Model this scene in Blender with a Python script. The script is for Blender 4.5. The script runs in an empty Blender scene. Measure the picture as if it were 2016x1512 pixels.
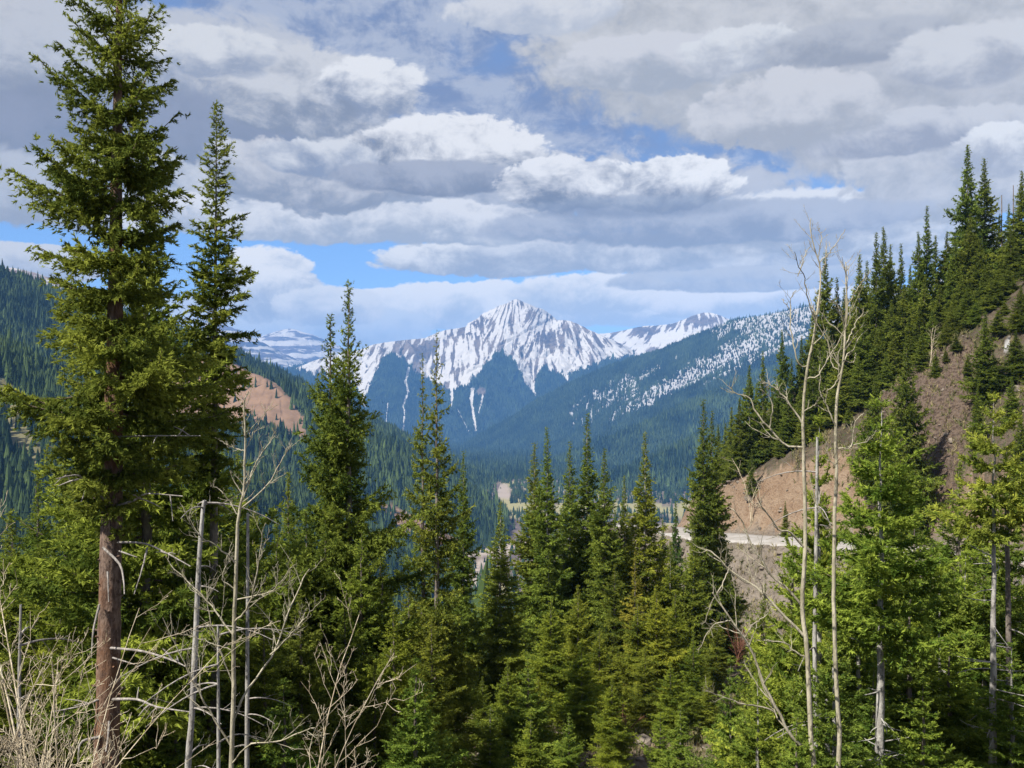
import bpy, math, random
import numpy as np

SC = bpy.context.scene
COL = SC.collection
PI = math.pi
F, CX, CY = 1800.0, 1008.0, 756.0          # focal length and centre of the photograph in its own pixels

# ------------------------------------------------------------------ camera
cam_d = bpy.data.cameras.new('camera'); cam = bpy.data.objects.new('camera', cam_d); COL.objects.link(cam)
cam_d.sensor_width = 36.0; cam_d.lens = 36.0 * F / 2016.0
cam.location = (0, 0, 0); cam.rotation_euler = (PI / 2, 0, 0)
cam_d.clip_start = 0.1; cam_d.clip_end = 90000
SC.camera = cam
HAZE = 6.2e-5

# ------------------------------------------------------------------ exposure
SC.view_settings.view_transform = 'Standard'; SC.view_settings.look = 'None'
SC.view_settings.exposure = 1.25; SC.view_settings.gamma = 1.0
SC.cycles.max_bounces = 5; SC.cycles.diffuse_bounces = 4; SC.cycles.transmission_bounces = 3
SC.cycles.glossy_bounces = 1; SC.cycles.volume_bounces = 0; SC.cycles.transparent_max_bounces = 4
SC.cycles.use_denoising = True

# ------------------------------------------------------------------ sun
SUN_AZ, SUN_EL = math.radians(-126), math.radians(50)      # azimuth clockwise from +Y
sdir = np.array([math.sin(SUN_AZ) * math.cos(SUN_EL), math.cos(SUN_AZ) * math.cos(SUN_EL), math.sin(SUN_EL)])
sun_d = bpy.data.lights.new('sun', 'SUN'); sun_d.energy = 3.9; sun_d.angle = math.radians(0.53); sun_d.color = (1.0, 0.95, 0.86)
sun = bpy.data.objects.new('sun', sun_d); COL.objects.link(sun)
sun.rotation_euler = (PI / 2 - SUN_EL, 0, math.atan2(sdir[0], -sdir[1]))

# ------------------------------------------------------------------ sky with clouds
W = bpy.data.worlds.new('World'); SC.world = W; W.use_nodes = True
nt = W.node_tree; nt.nodes.clear()
def nd(t, **kw):
    n = nt.nodes.new(t)
    for k, v in kw.items(): setattr(n, k, v)
    return n
def lk(a, b): nt.links.new(a, b)
def put(sock, v):
    if hasattr(v, 'links') or hasattr(v, 'is_output'): lk(v, sock)
    else: sock.default_value = v
def M(op, a, b=0.0, c=0.0, clamp=False):
    n = nd('ShaderNodeMath', operation=op, use_clamp=clamp)
    put(n.inputs[0], a); put(n.inputs[1], b); put(n.inputs[2], c)
    return n.outputs[0]
def VM(op, a, b=(0, 0, 0), c=(0, 0, 0), out=0):
    n = nd('ShaderNodeVectorMath', operation=op)
    put(n.inputs[0], a); put(n.inputs[1], b)
    if len(n.inputs) > 2 and op == 'MULTIPLY_ADD': put(n.inputs[2], c)
    return n.outputs[out]
def SS(x, a, b, lo=0.0, hi=1.0):
    n = nd('ShaderNodeMapRange', interpolation_type='SMOOTHSTEP')
    put(n.inputs[0], x); put(n.inputs[1], a); put(n.inputs[2], b); put(n.inputs[3], lo); put(n.inputs[4], hi)
    return n.outputs[0]
def MIX(f, a, b):
    n = nd('ShaderNodeMix', data_type='RGBA')
    put(n.inputs[0], f); put(n.inputs[6], a); put(n.inputs[7], b)
    return n.outputs[2]
def NOI(vec, scale, detail, rough=0.55, lac=2.1):
    n = nd('ShaderNodeTexNoise', noise_dimensions='2D')
    put(n.inputs['Vector'], vec); n.inputs['Scale'].default_value = scale; n.inputs['Detail'].default_value = detail
    n.inputs['Roughness'].default_value = rough; n.inputs['Lacunarity'].default_value = lac
    return n
def s2l(c):
    return tuple((v / 12.92 if v <= 0.04045 else ((v + 0.055) / 1.055) ** 2.4) for v in c)
EXPO = 2 ** SC.view_settings.exposure
def skc(r, g, b):                                            # cloud colour given as it should look, for the 0.1 background
    return tuple(v / EXPO * 10 for v in s2l((r / 255, g / 255, b / 255))) + (1.0,)

tc = nd('ShaderNodeTexCoord')
sep = nd('ShaderNodeSeparateXYZ'); lk(tc.outputs['Generated'], sep.inputs[0])
hx = M('SQRT', M('ADD', M('MULTIPLY', sep.outputs[0], sep.outputs[0]), M('MULTIPLY', sep.outputs[1], sep.outputs[1])))
az = M('ARCTAN2', sep.outputs[0], sep.outputs[1])            # heading from +Y
tel = M('DIVIDE', sep.outputs[2], M('MAXIMUM', hx, 0.05))    # tangent of the elevation
cmb = nd('ShaderNodeCombineXYZ'); lk(az, cmb.inputs[0]); lk(tel, cmb.inputs[1])
P = cmb.outputs[0]
warp = NOI(VM('MULTIPLY', P, (1.0, 1.6, 0)), 7.0, 2.0)
wv = VM('MULTIPLY_ADD', VM('SUBTRACT', warp.outputs['Color'], (0.5, 0.5, 0.5)), (0.045, 0.03, 0), P)
Q = VM('MULTIPLY', wv, (1.0, 1.35, 0))
n1 = NOI(Q, 12.0, 10.0, 0.66).outputs[0]
n1b = NOI(VM('ADD', Q, (0.010, 0.030, 0)), 12.0, 6.0, 0.64).outputs[0]
n2 = NOI(VM('MULTIPLY', wv, (1.0, 2.2, 0)), 4.5, 6.0, 0.55).outputs[0]
vo = nd('ShaderNodeTexVoronoi', voronoi_dimensions='2D', feature='SMOOTH_F1', normalize=True)
lk(Q, vo.inputs['Vector']); vo.inputs['Scale'].default_value = 23.0; vo.inputs['Detail'].default_value = 3.0
vo.inputs['Roughness'].default_value = 0.55; vo.inputs['Lacunarity'].default_value = 2.2; vo.inputs['Smoothness'].default_value = 0.35
puff = M('MULTIPLY_ADD', vo.outputs['Distance'], -1.7, 0.62)   # rounded heads of cumulus
edge = M('ADD', M('MULTIPLY_ADD', n1, 2.0, -1.0), puff)
relief = M('MULTIPLY_ADD', puff, 0.30, M('MULTIPLY', M('SUBTRACT', n1, n1b), 1.9))          # lit and shaded side of the billows
fine = M('MULTIPLY_ADD', n2, 1.4, -0.7)

sky = nd('ShaderNodeTexSky', sky_type='NISHITA', sun_disc=False)
sky.sun_elevation = SUN_EL; sky.sun_rotation = SUN_AZ; sky.altitude = 2900; sky.air_density = 1.0; sky.dust_density = 0.4; sky.ozone_density = 2.0
base = MIX(0.55, sky.outputs[0], skc(80, 148, 226))
# thin high veil over the upper part of the sky
veil = M('MULTIPLY', SS(tel, 0.16, 0.27), SS(M('ADD', fine, M('MULTIPLY', edge, 0.25)), -0.45, 0.05, 0.55, 1.0))
base = MIX(veil, base, MIX(SS(M('ADD', fine, relief), -0.3, 0.35), skc(132, 150, 186), skc(180, 190, 210)))
# broken cloud over the whole of the rest of the sky
far_side = SS(M('ABSOLUTE', az), 0.62, 0.85)
gen = M('MULTIPLY', SS(M('ADD', fine, M('MULTIPLY', edge, 0.5)), -0.12, 0.15), far_side)
base = MIX(gen, base, MIX(SS(M('ADD', relief, fine), -0.3, 0.4), skc(150, 155, 168), skc(232, 232, 234)))

# clouds: centre x, y and half sizes in photograph pixels, top colour, base colour, edge roughness, softness, opacity
CL = [
 ( 700, 372, 900, 86, (204,207,215), (164,171,184), .50, .45, .95),
 (1560,  60, 560, 210, (210,211,214), (182,185,190), .34, .55, 1.0),
 (1840, 210, 380, 170, (202,203,207), (176,179,185), .30, .60, 1.0),
 (  60,  90, 260, 170, (206,208,214), (164,171,184), .55, .55, .95),
 (1060,  22, 190,  46, (222,224,229), (190,197,210), .60, .50, .9),
 ( 330, 150, 380, 150, (200,204,213), (154,162,178), .50, .55, .95),
 ( 350, 262, 520,  90, (150,158,178), (140,149,168), .40, .55, .95),
 (1000, 612, 900,  34, (232,237,244), (204,216,232), .40, .45, .95),
 (1340, 590, 400,  32, (246,248,252), (200,212,228), .50, .30, 1.0),
 ( 980, 606, 290,  50, (252,253,255), (200,212,228), .50, .22, 1.0),
 (1150, 578, 150,  42, (252,252,253), (200,211,226), .55, .30, 1.0),
 (1420, 592, 150,  28, (250,250,252), (202,212,227), .55, .30, 1.0),
 ( 600, 645, 260,  50, (228,236,246), (200,213,230), .45, .35, 1.0),
 ( 530, 560, 100,  70, (252,252,253), (190,201,218), .50, .25, 1.0),
 ( 640, 604, 110,  40, (242,244,247), (194,205,222), .50, .30, 1.0),
 (  40, 520, 180,  40, (226,228,232), (184,193,208), .50, .30, 1.0),
 ( 120, 380, 320,  74, (196,201,211), (166,174,188), .50, .40, 1.0),
 (1560, 496, 440,  50, (228,231,237), (176,186,203), .50, .40, 1.0),
 (1500, 548, 300,  24, (206,211,220), (174,184,201), .50, .40, .95),
 ( 980, 508, 250,  36, (244,245,247), (172,182,198), .50, .28, 1.0),
 (1200, 496, 280,  38, (226,229,235), (172,182,198), .50, .40, 1.0),
 ( 720, 436, 520,  44, (236,237,241), (178,187,201), .55, .35, 1.0),
 (1620, 436, 380,  66, (238,239,242), (174,182,195), .55, .35, 1.0),
 (1900, 330, 260, 110, (214,215,219), (178,182,189), .55, .40, 1.0),
 (1380, 440, 420,  46, (190,196,209), (154,164,183), .45, .40, .95),
 ( 620, 345, 230,  70, (214,215,220), (152,160,175), .55, .35, 1.0),
 ( 880, 296, 195,  70, (244,244,246), (136,144,160), .55, .30, 1.0),
 ( 640, 312, 130,  40, (226,228,232), (150,160,180), .55, .30, 1.0),
 ( 850, 350, 200,  34, (176,181,194), (134,142,159), .45, .40, .95),
 (1115, 364, 140,  54, (244,244,246), (132,141,158), .55, .25, 1.0),
 (1310, 364, 135,  54, (250,250,251), (136,144,161), .55, .22, 1.0),
 ( 600, 178, 190,  86, (214,216,221), (142,151,168), .55, .40, 1.0),
 ( 735, 172, 100,  62, (240,241,244), (146,156,176), .75, .55, .95),
 (1240, 408, 270,  24, (172,180,194), (142,152,172), .75, 1.0, .75),
 ( 430, 100, 120,  52, (224,226,230), (160,169,187), .55, .35, .95),
 ( 250, 330, 150,  40, (214,217,223), (160,169,187), .55, .35, .95),
 (1290, 122, 180,  60, (216,217,222), (174,180,190), .60, .35, 1.0),
 (1470,  96, 120,  44, (226,228,231), (176,181,192), .60, .35, .95),
 (1690,  84, 210,  46, (190,193,200), (158,163,174), .45, .50, .9),
 (1900, 110, 160,  66, (218,219,222), (172,176,186), .50, .45, .95),
 (1770, 262, 210,  46, (214,215,219), (164,168,180), .55, .40, .95),
 (1965, 296, 110,  50, (238,239,241), (178,182,192), .55, .30, 1.0),
 (1560, 215, 190,  76, (216,216,219), (178,181,187), .60, .35, 1.0),
]
col = base
for (cx, cy, rx, ry, tcol, bcol, en, soft, op) in CL:
    u, v = (cx - CX) / F, (CY - cy) / F
    a0 = math.atan(u); v0 = v * math.cos(a0); ca = math.cos(a0)
    sx, sy = 1 / (rx * 1.08 / F * ca * ca), 1 / (ry * 1.08 / F * ca)
    q = VM('MULTIPLY_ADD', P, (sx, sy, 0), (-a0 * sx, -v0 * sy, 0))
    # flat-bottomed: stretch the lower half
    d2 = VM('DOT_PRODUCT', q, q, out=1)
    sp = nd('ShaderNodeSeparateXYZ'); lk(q, sp.inputs[0]); qy = sp.outputs[1]
    dens = M('MULTIPLY_ADD', d2, -1.2, M('MULTIPLY_ADD', edge, en * 1.55, 1.15))
    al = SS(dens, 0.0, soft * 0.9, 0.0, op)
    sh = SS(M('ADD', M('MULTIPLY_ADD', fine, 0.5, M('MULTIPLY', qy, 0.72)), M('MULTIPLY_ADD', edge, 0.34, relief)), -0.68, 0.58)
    col = MIX(al, col, MIX(sh, skc(*bcol), skc(*tcol)))
bg = nd('ShaderNodeBackground'); lk(col, bg.inputs[0]); bg.inputs[1].default_value = 0.1
wo = nd('ShaderNodeOutputWorld'); lk(bg.outputs[0], wo.inputs[0])
W.cycles.sampling_method = 'MANUAL'; W.cycles.sample_map_resolution = 512

# ------------------------------------------------------------------ helpers
def tag(o, label=None, cat=None, group=None, kind=None):
    if label: o['label'] = label
    if cat: o['category'] = cat
    if group: o['group'] = group
    if kind: o['kind'] = kind
    return o
def at(px, py, d): return np.array([(px - CX) / F * d, d, (CY - py) / F * d])

_pt = np.random.RandomState(7).permutation(512)
_pt = np.concatenate([_pt, _pt])
def perlin(x, y, seed=0):
    x = np.asarray(x, dtype=np.float64) + seed * 17.37; y = np.asarray(y, dtype=np.float64) + seed * 9.71
    xi = np.floor(x).astype(np.int64); yi = np.floor(y).astype(np.int64)
    xf = x - xi; yf = y - yi
    def g(ix, iy, fx, fy):
        h = _pt[(_pt[ix & 511] + iy) & 511]
        a = h * (2 * PI / 512)
        return np.cos(a) * fx + np.sin(a) * fy
    u = xf * xf * xf * (xf * (xf * 6 - 15) + 10); v = yf * yf * yf * (yf * (yf * 6 - 15) + 10)
    a = g(xi, yi, xf, yf); b = g(xi + 1, yi, xf - 1, yf)
    c = g(xi, yi + 1, xf, yf - 1); d = g(xi + 1, yi + 1, xf - 1, yf - 1)
    return (a + u * (b - a) + v * ((c + u * (d - c)) - (a + u * (b - a)))) * 1.4
def fbm(x, y, oct=4, seed=0, rough=0.5, ridged=False):
    s = 0.0; a = 1.0; t = 0.0; f = 1.0
    for i in range(oct):
        n = perlin(x * f, y * f, seed + i * 3.1)
        if ridged: n = 1 - 2 * np.abs(n)
        s = s + a * n; t += a; a *= rough; f *= 2.03
    return s / t
def sstep(x, a, b):
    t = np.clip((np.asarray(x, dtype=float) - a) / (b - a), 0, 1); return t * t * (3 - 2 * t)

def new_mesh(name, V, faces, mats, midx=None, attrs=None, smooth=True):
    """V (n,3); faces: list of (m,k) integer arrays; midx: list of one index or array per face block; attrs: {name: (n,)}"""
    me = bpy.data.meshes.new(name)
    V = np.asarray(V, dtype=np.float32)
    me.vertices.add(len(V)); me.vertices.foreach_set('co', V.ravel())
    faces = [np.asarray(f, dtype=np.int32) for f in faces if len(f)]
    nl = sum(f.size for f in faces); nf = sum(len(f) for f in faces)
    me.loops.add(nl); me.polygons.add(nf)
    me.loops.foreach_set('vertex_index', np.concatenate([f.ravel() for f in faces]))
    sizes = np.concatenate([np.full(len(f), f.shape[1], dtype=np.int32) for f in faces])
    starts = np.concatenate([[0], np.cumsum(sizes)[:-1]]).astype(np.int32)
    me.polygons.foreach_set('loop_start', starts)
    for m in mats: me.materials.append(m)
    if midx is not None:
        mi = np.concatenate([np.broadcast_to(np.asarray(i, dtype=np.int32), (len(f),)) for i, f in zip(midx, faces)])
        me.polygons.foreach_set('material_index', mi)
    me.polygons.foreach_set('use_smooth', np.full(nf, smooth, dtype=bool))
    for k, a in (attrs or {}).items():
        at_ = me.attributes.new(k, 'FLOAT', 'POINT'); at_.data.foreach_set('value', np.asarray(a, dtype=np.float32))
    me.update(calc_edges=True); me.validate()
    return me
def link(name, me, parent=None):
    o = bpy.data.objects.new(name, me); COL.objects.link(o)
    if parent is not None: o.parent = parent
    return o
def grid_faces(nr, nc):
    i = np.arange(nr * nc).reshape(nr, nc)
    return np.stack([i[:-1, :-1].ravel(), i[:-1, 1:].ravel(), i[1:, 1:].ravel(), i[1:, :-1].ravel()], 1)
def tube(pts, rad, sides=6, cap=True, rough=0.0, rng=None):
    pts = np.asarray(pts, float); rad = np.asarray(rad, float); n = len(pts)
    T = np.gradient(pts, axis=0); T /= np.linalg.norm(T, axis=1)[:, None] + 1e-9
    ref = np.array([0.31, 0.2, 0.93]) if abs(T[0] @ np.array([0.31, 0.2, 0.93])) < .9 else np.array([1., .1, 0])
    A = np.cross(T, ref); A /= np.linalg.norm(A, axis=1)[:, None] + 1e-9
    B = np.cross(T, A)
    th = np.arange(sides) * 2 * PI / sides
    rr = rad[:, None] * np.ones(sides)
    if rough and rng is not None: rr = rr * (1 + rough * rng.uniform(-1, 1, rr.shape))
    V = pts[:, None] + rr[..., None] * (np.cos(th)[None, :, None] * A[:, None] + np.sin(th)[None, :, None] * B[:, None])
    V = V.reshape(-1, 3)
    i = np.arange(n * sides).reshape(n, sides); j = np.roll(i, -1, 1)
    Fq = np.stack([i[:-1].ravel(), j[:-1].ravel(), j[1:].ravel(), i[1:].ravel()], 1)
    return V, Fq
class Acc:
    """collects tubes and loose triangles into one mesh"""
    def __init__(s): s.V = []; s.Q = []; s.T = []; s.n = 0; s.tv = []
    def tube(s, pts, rad, sides=6, tint=0.0, **k):
        V, q = tube(pts, rad, sides, **k); s.V.append(V); s.Q.append(q + s.n); s.n += len(V); s.tv.append(np.full(len(V), tint))
    def add(s, V, Q=None, T=None, tint=0.0):
        s.V.append(V); s.tv.append(np.broadcast_to(tint, (len(V),)))
        if Q is not None: s.Q.append(Q + s.n)
        if T is not None: s.T.append(T + s.n)
        s.n += len(V)
    def mesh(s, name, mats, mq=0, mt=0, smooth=True):
        f = []; mi = []
        if s.Q: f.append(np.concatenate(s.Q)); mi.append(mq)
        if s.T: f.append(np.concatenate(s.T)); mi.append(mt)
        return new_mesh(name, np.concatenate(s.V), f, mats, mi, {'tint': np.concatenate(s.tv)}, smooth)
def spline(pts, n):
    """Catmull-Rom through the points"""
    P_ = np.asarray(pts, float); P_ = np.vstack([2 * P_[0] - P_[1], P_, 2 * P_[-1] - P_[-2]])
    m = len(P_) - 3; t = np.linspace(0, m - 1e-6, n); k = t.astype(int); f = (t - k)[:, None]
    a, b, c, d = P_[k], P_[k + 1], P_[k + 2], P_[k + 3]
    return 0.5 * (2 * b + (c - a) * f + (2 * a - 5 * b + 4 * c - d) * f ** 2 + (3 * b - a - 3 * c + d) * f ** 3)

# ------------------------------------------------------------------ materials
def mat(name):
    m = bpy.data.materials.new(name); m.use_nodes = True
    global nt; nt = m.node_tree; nt.nodes.clear()
    return m
def done(m, surf):
    o = nd('ShaderNodeOutputMaterial'); lk(surf, o.inputs[0]); return m
def ATT(name):
    n = nd('ShaderNodeAttribute', attribute_name=name); return n.outputs['Fac']
def N3(scale, detail=4, rough=0.55, vec=None, stretch=None, out=0):
    if vec is None: vec = nd('ShaderNodeNewGeometry').outputs['Position']
    if stretch: vec = VM('MULTIPLY', vec, stretch)
    n = nd('ShaderNodeTexNoise'); lk(vec, n.inputs['Vector']); n.inputs['Scale'].default_value = scale
    n.inputs['Detail'].default_value = detail; n.inputs['Roughness'].default_value = rough
    return n.outputs[out]
def RGB(c): return (c[0], c[1], c[2], 1.0)
def BSDF(color, rough=0.9, bump=None, bstr=0.5, bdist=0.1, spec=0.2):
    b = nd('ShaderNodeBsdfPrincipled'); put(b.inputs['Base Color'], color); put(b.inputs['Roughness'], rough)
    b.inputs['Specular IOR Level'].default_value = spec
    if bump is not None:
        n = nd('ShaderNodeBump'); n.inputs['Strength'].default_value = bstr; n.inputs['Distance'].default_value = bdist
        lk(bump, n.inputs['Height']); lk(n.outputs[0], b.inputs['Normal'])
    return b.outputs[0]
# ------------------------------------------------------------------ far mountains
def mountain_mat(name, rock_a, rock_b, forest_c, scale, scree_c=(0.42, 0.24, 0.13), snow_tint=(0.40, 0.38, 0.355)):
    m = mat(name)
    n = N3(scale, 6, 0.6); n2 = N3(scale * 6, 4, 0.6)
    rock = MIX(SS(n, .35, .65), RGB(rock_a), RGB(rock_b))
    rock = MIX(M('MULTIPLY', SS(n2, .45, .7), .6), rock, RGB(tuple(v * .55 for v in rock_a)))
    grass = MIX(n2, RGB((.11, .105, .045)), RGB((.17, .145, .075)))
    c = MIX(ATT('grass'), rock, grass)
    sc = MIX(SS(N3(scale * 3, 5, .65, stretch=(1, 1, .4)), .35, .65), RGB(scree_c), RGB(tuple(v * .72 for v in scree_c)))
    c = MIX(ATT('scree'), c, sc)
    c = MIX(ATT('forest'), c, RGB(forest_c))
    s = SS(M('ADD', ATT('snow'), M('MULTIPLY_ADD', n2, .8, -.4)), .36, .64)
    c = MIX(s, c, RGB(snow_tint))
    return done(m, BSDF(c, .95, n2, .6, 8.0 if scale < .01 else 1.0))

def seg_field(X, Y, ridges, slope, power=1.0):
    """highest of the ridges' flanks; returns height, arc position and distance of the ridge that wins"""
    H = np.full(X.shape, -1e9); S = np.zeros(X.shape); D = np.zeros(X.shape)
    s0 = 0.0
    for rd in ridges:
        sl = rd.get('slope', slope); P_ = np.array([at(*p) for p in rd['p']])
        if rd.get('fine', True):
            P_ = spline(P_, len(P_) * 3)
        gr_ = (P_[-1, 2] - P_[0, 2]) / np.hypot(np.diff(P_[:, 0]), np.diff(P_[:, 1])).sum() / sl   # gullies run down and along a falling spur
        for a, b in zip(P_[:-1], P_[1:]):
            e = b[:2] - a[:2]; L = np.hypot(*e) + 1e-6
            t = np.clip(((X - a[0]) * e[0] + (Y - a[1]) * e[1]) / (L * L), 0, 1)
            d = np.hypot(X - a[0] - t * e[0], Y - a[1] - t * e[1])
            h = a[2] + t * (b[2] - a[2]) - sl * d
            w = h > H
            H = np.where(w, h, H); S = np.where(w, s0 + t * L + d * gr_, S); D = np.where(w, d, D)
            s0 += L
        s0 += 5000
    return H, S, D

class Terrain:
    """a mountain as a height field on a polar grid about the valley mouth"""
    def __init__(s, az_px, r, nc, nr, fn):
        s.az = np.arctan((np.linspace(az_px[0], az_px[1], nc) - CX) / F); s.r = np.linspace(r[0], r[1], nr)
        A, Rr = np.meshgrid(s.az, s.r)
        s.X = Rr * np.sin(A); s.Y = Rr * np.cos(A); s.nr, s.nc = nr, nc
        s.A, s.Rr = A, Rr
        s.m = dict(snow=np.zeros(A.shape), forest=np.zeros(A.shape), scree=np.zeros(A.shape), grass=np.zeros(A.shape))
        s.Z, s.S, s.D = fn(s.X, s.Y)
        s.PX = CX + F * s.X / s.Y; s.PY = CY - F * s.Z / s.Y
    def build(s, name, m, label):
        V = np.stack([s.X, s.Y, s.Z], -1).reshape(-1, 3)
        me = new_mesh(name, V, [grid_faces(s.nr, s.nc)], [m], None, {k: v.ravel() for k, v in s.m.items()})
        o = link(name, me); tag(o, label, 'mountain', kind='structure'); return o
    def sample(s, n, rng, dens, tol=0.012):
        """random tree feet with probability dens, on the slopes that face the valley"""
        el = s.Z / s.Rr; run = np.maximum.accumulate(el, axis=0)
        vis = (el > run - tol)
        a = rng.uniform(s.az[0], s.az[-1], n); r = np.sqrt(rng.uniform(s.r[0] ** 2, s.r[-1] ** 2, n))
        fc = (a - s.az[0]) / (s.az[-1] - s.az[0]) * 0.9999; fc = np.interp(a, s.az, np.arange(s.nc)) ; fr = (r - s.r[0]) / (s.r[-1] - s.r[0]) * (s.nr - 1)
        i = np.clip(fr.astype(int), 0, s.nr - 2); j = np.clip(fc.astype(int), 0, s.nc - 2); u = fr - i; v = fc - j
        z = s.Z[i, j] * (1 - u) * (1 - v) + s.Z[i + 1, j] * u * (1 - v) + s.Z[i, j + 1] * (1 - u) * v + s.Z[i + 1, j + 1] * u * v
        k = (rng.uniform(0, 1, n) < dens[i, j]) & vis[i, j]
        return np.stack([r * np.sin(a), r * np.cos(a), z], 1)[k]

def pl_dist(PX, PY, pts):
    """distance in photograph pixels to a traced line, and the place along it 0..1"""
    D = np.full(PX.shape, 1e9); Tt = np.zeros(PX.shape); n = len(pts) - 1
    for k, (a, b) in enumerate(zip(pts[:-1], pts[1:])):
        e = (b[0] - a[0], b[1] - a[1]); L2 = e[0] ** 2 + e[1] ** 2
        t = np.clip(((PX - a[0]) * e[0] + (PY - a[1]) * e[1]) / L2, 0, 1)
        d = np.hypot(PX - a[0] - t * e[0], PY - a[1] - t * e[1])
        w = d < D; D = np.where(w, d, D); Tt = np.where(w, (k + t) / n, Tt)
    return D, Tt

def forest_mat(name, dark, light):
    m = mat(name)
    c = MIX(ATT('tint'), RGB(dark), RGB(light))
    return done(m, BSDF(c, .9, spec=.1))

def far_forest(name, P_, h, w, rng, m, label, tiers=1, sides=4):
    """every distant conifer as a small jagged cone, all in one mass"""
    n = len(P_); hh = h * rng.lognormal(0, .28, n); ww = hh * w * rng.uniform(.75, 1.25, n)
    big = fbm(P_[:, 0] / 170, P_[:, 1] / 170, 4, 131, .6)
    hh = hh * (1 + .8 * fbm(P_[:, 0] / 60, P_[:, 1] / 60, 3, 132)) * np.where(rng.uniform(0, 1, n) < .12, .55, 1)
    tint0 = np.clip(rng.beta(1.4, 2.6, n) + .9 * big, 0, 1)
    V = []; T = []; tv = []; base = 0
    for k in range(tiers):
        f0, f1 = k / tiers * .8, min(1.0, (k + 1.55) / tiers) if k < tiers - 1 else 1.0
        rad = ww * (1 - f0) ** .9
        th = rng.uniform(0, 2 * PI, n)[:, None] + np.arange(sides)[None] * 2 * PI / sides
        rj = rad[:, None] * rng.uniform(.7, 1.2, (n, sides))
        ring = np.stack([P_[:, None, 0] + rj * np.cos(th), P_[:, None, 1] + rj * np.sin(th), np.broadcast_to(P_[:, None, 2] + (hh * f0)[:, None] - rj * .25, th.shape)], -1)
        tip = P_ + np.stack([rng.normal(0, .02, n) * hh, rng.normal(0, .02, n) * hh, hh * f1], 1)
        v = np.concatenate([ring, tip[:, None]], 1)
        idx = base + np.arange(n)[:, None] * (sides + 1)
        for q in range(sides):
            T.append(np.stack([idx[:, 0] + q, idx[:, 0] + (q + 1) % sides, idx[:, 0] + sides], 1))
        V.append(v.reshape(-1, 3)); tv.append(np.repeat(tint0, sides + 1)); base += n * (sides + 1)
    me = new_mesh(name, np.concatenate(V), [np.concatenate(T)], [m], None, {'tint': np.concatenate(tv)}, smooth=False)
    return tag(link(name, me), label, 'forest', kind='stuff')

RS = np.random.RandomState(11)
K = 1000.0
def km(*p): return [(a, b, c * K) for a, b, c in p]

# --- the snowy massif at the head of the valley
def fn_peak(X, Y):
    rd = [dict(p=km((540,742,8.6),(600,717,8.6),(640,703,8.7),(700,691,8.8),(740,677,8.9),(800,669,9.0),(845,664,9.1),(870,651,9.2),(930,642,9.3),(960,633,9.3),(985,612,9.3),(1004,598,9.3),(1015,589,9.3),(1026,593,9.3),(1050,611,9.25),(1085,629,9.1),(1120,631,8.9),(1150,645,8.7),(1180,659,8.5),(1210,678,8.3),(1260,712,8.1))),
          dict(p=km((1085,629,9.1),(1045,650,8.7),(1005,673,8.4),(975,703,8.0),(945,755,7.6),(915,830,7.1))),
          dict(p=km((1120,631,8.9),(1112,668,8.4),(1095,720,7.9),(1075,800,7.3))),
          dict(p=km((1040,652,8.7),(1028,700,8.2),(1010,770,7.5)), slope=.8),
          dict(p=km((740,677,8.9),(757,697,8.5),(772,735,8.1),(790,790,7.5),(805,850,7.1))),
          dict(p=km((800,669,9.0),(815,690,8.7),(835,735,8.3),(850,790,7.7)), slope=.75),
          dict(p=km((690,693,8.8),(680,735,8.3),(655,810,7.6))),
          dict(p=km((930,642,9.3),(925,672,9.0),(905,705,8.7)), slope=.9),
          dict(p=km((1017,595,9.3),(1020,625,9.15),(1012,652,9.0)), slope=1.0),
          dict(p=km((1170,655,8.55),(1165,690,8.1),(1160,740,7.6)))]
    H, S, D = seg_field(X, Y, rd, .62)
    am = np.minimum(1, D / 260)
    wx, wy = fbm(X / 500, Y / 500, 3, 5) * 120, fbm(X / 500, Y / 500, 3, 9) * 120
    H = H + am * (fbm((S + wx) / 130, (D + wy) / 700, 4, 3, .55, True) * 50 + fbm((S + wx * .4) / 48, D / 420, 3, 37, .5, True) * 13 * am + fbm(X / 420, Y / 420, 5, 21, .55) * 60) + np.minimum(1, D / 40) * fbm(X / 90, Y / 90, 4, 8, .6) * 12
    H += fbm(X / 60, Y / 60, 3, 31, .6) * 5
    return H, S, D
tp = Terrain((440, 1300), (6600, 9900), 900, 520, fn_peak)
PX, PY, S_, D_ = tp.PX, tp.PY, tp.S, tp.D
tl = np.interp(PX, [540,560,605,660,700,712,722,735,748,757,775,795,815,830,850,885,905,925,957,985,1000,1015,1035,1050,1056,1070,1100,1115,1135,1160,1200,1260], [712,715,735,742,760,785,780,740,712,700,697,708,730,742,752,772,765,757,717,692,700,718,755,778,740,720,736,745,730,722,706,700])
tln = tl + fbm(PX / 9, PY / 22, 4, 2, .6) * 16
def fan(xa, ya, sd):                                                 # gullies fanning down from a summit
    u = (PX - xa) / np.maximum(PY - ya, 20); dist = 690 - ya
    return fbm(u * dist / 8.5 + .55 * fbm(PX / 26, PY / 26, 3, sd + 1), PY / 46 + .4 * fbm(PX / 30, PY / 30, 2, sd + 2), 4, sd, .6)
wl = 1 - sstep(PX, 930, 985); wr = sstep(PX - (PY - 640) * -.35, 1012, 1050); wm = np.clip(1 - wl - wr, 0, 1)
st = wl * fan(900, 380, 12) + wm * fan(1017, 540, 15) + wr * fan(1090, 545, 18)
st2 = fbm(tp.X / 230, tp.Y / 230, 5, 14, .55)
rib = np.clip(fbm((S_ + fbm(tp.X / 200, tp.Y / 200, 3, 46) * 22) / 34, D_ / 520, 4, 47, .6, True) - .12, 0, 1)
snow = .68 + 2.1 * st + .40 * st2 - .25 * rib * sstep(fbm(tp.X / 420, tp.Y / 420, 3, 48), -.3, .2)
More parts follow.
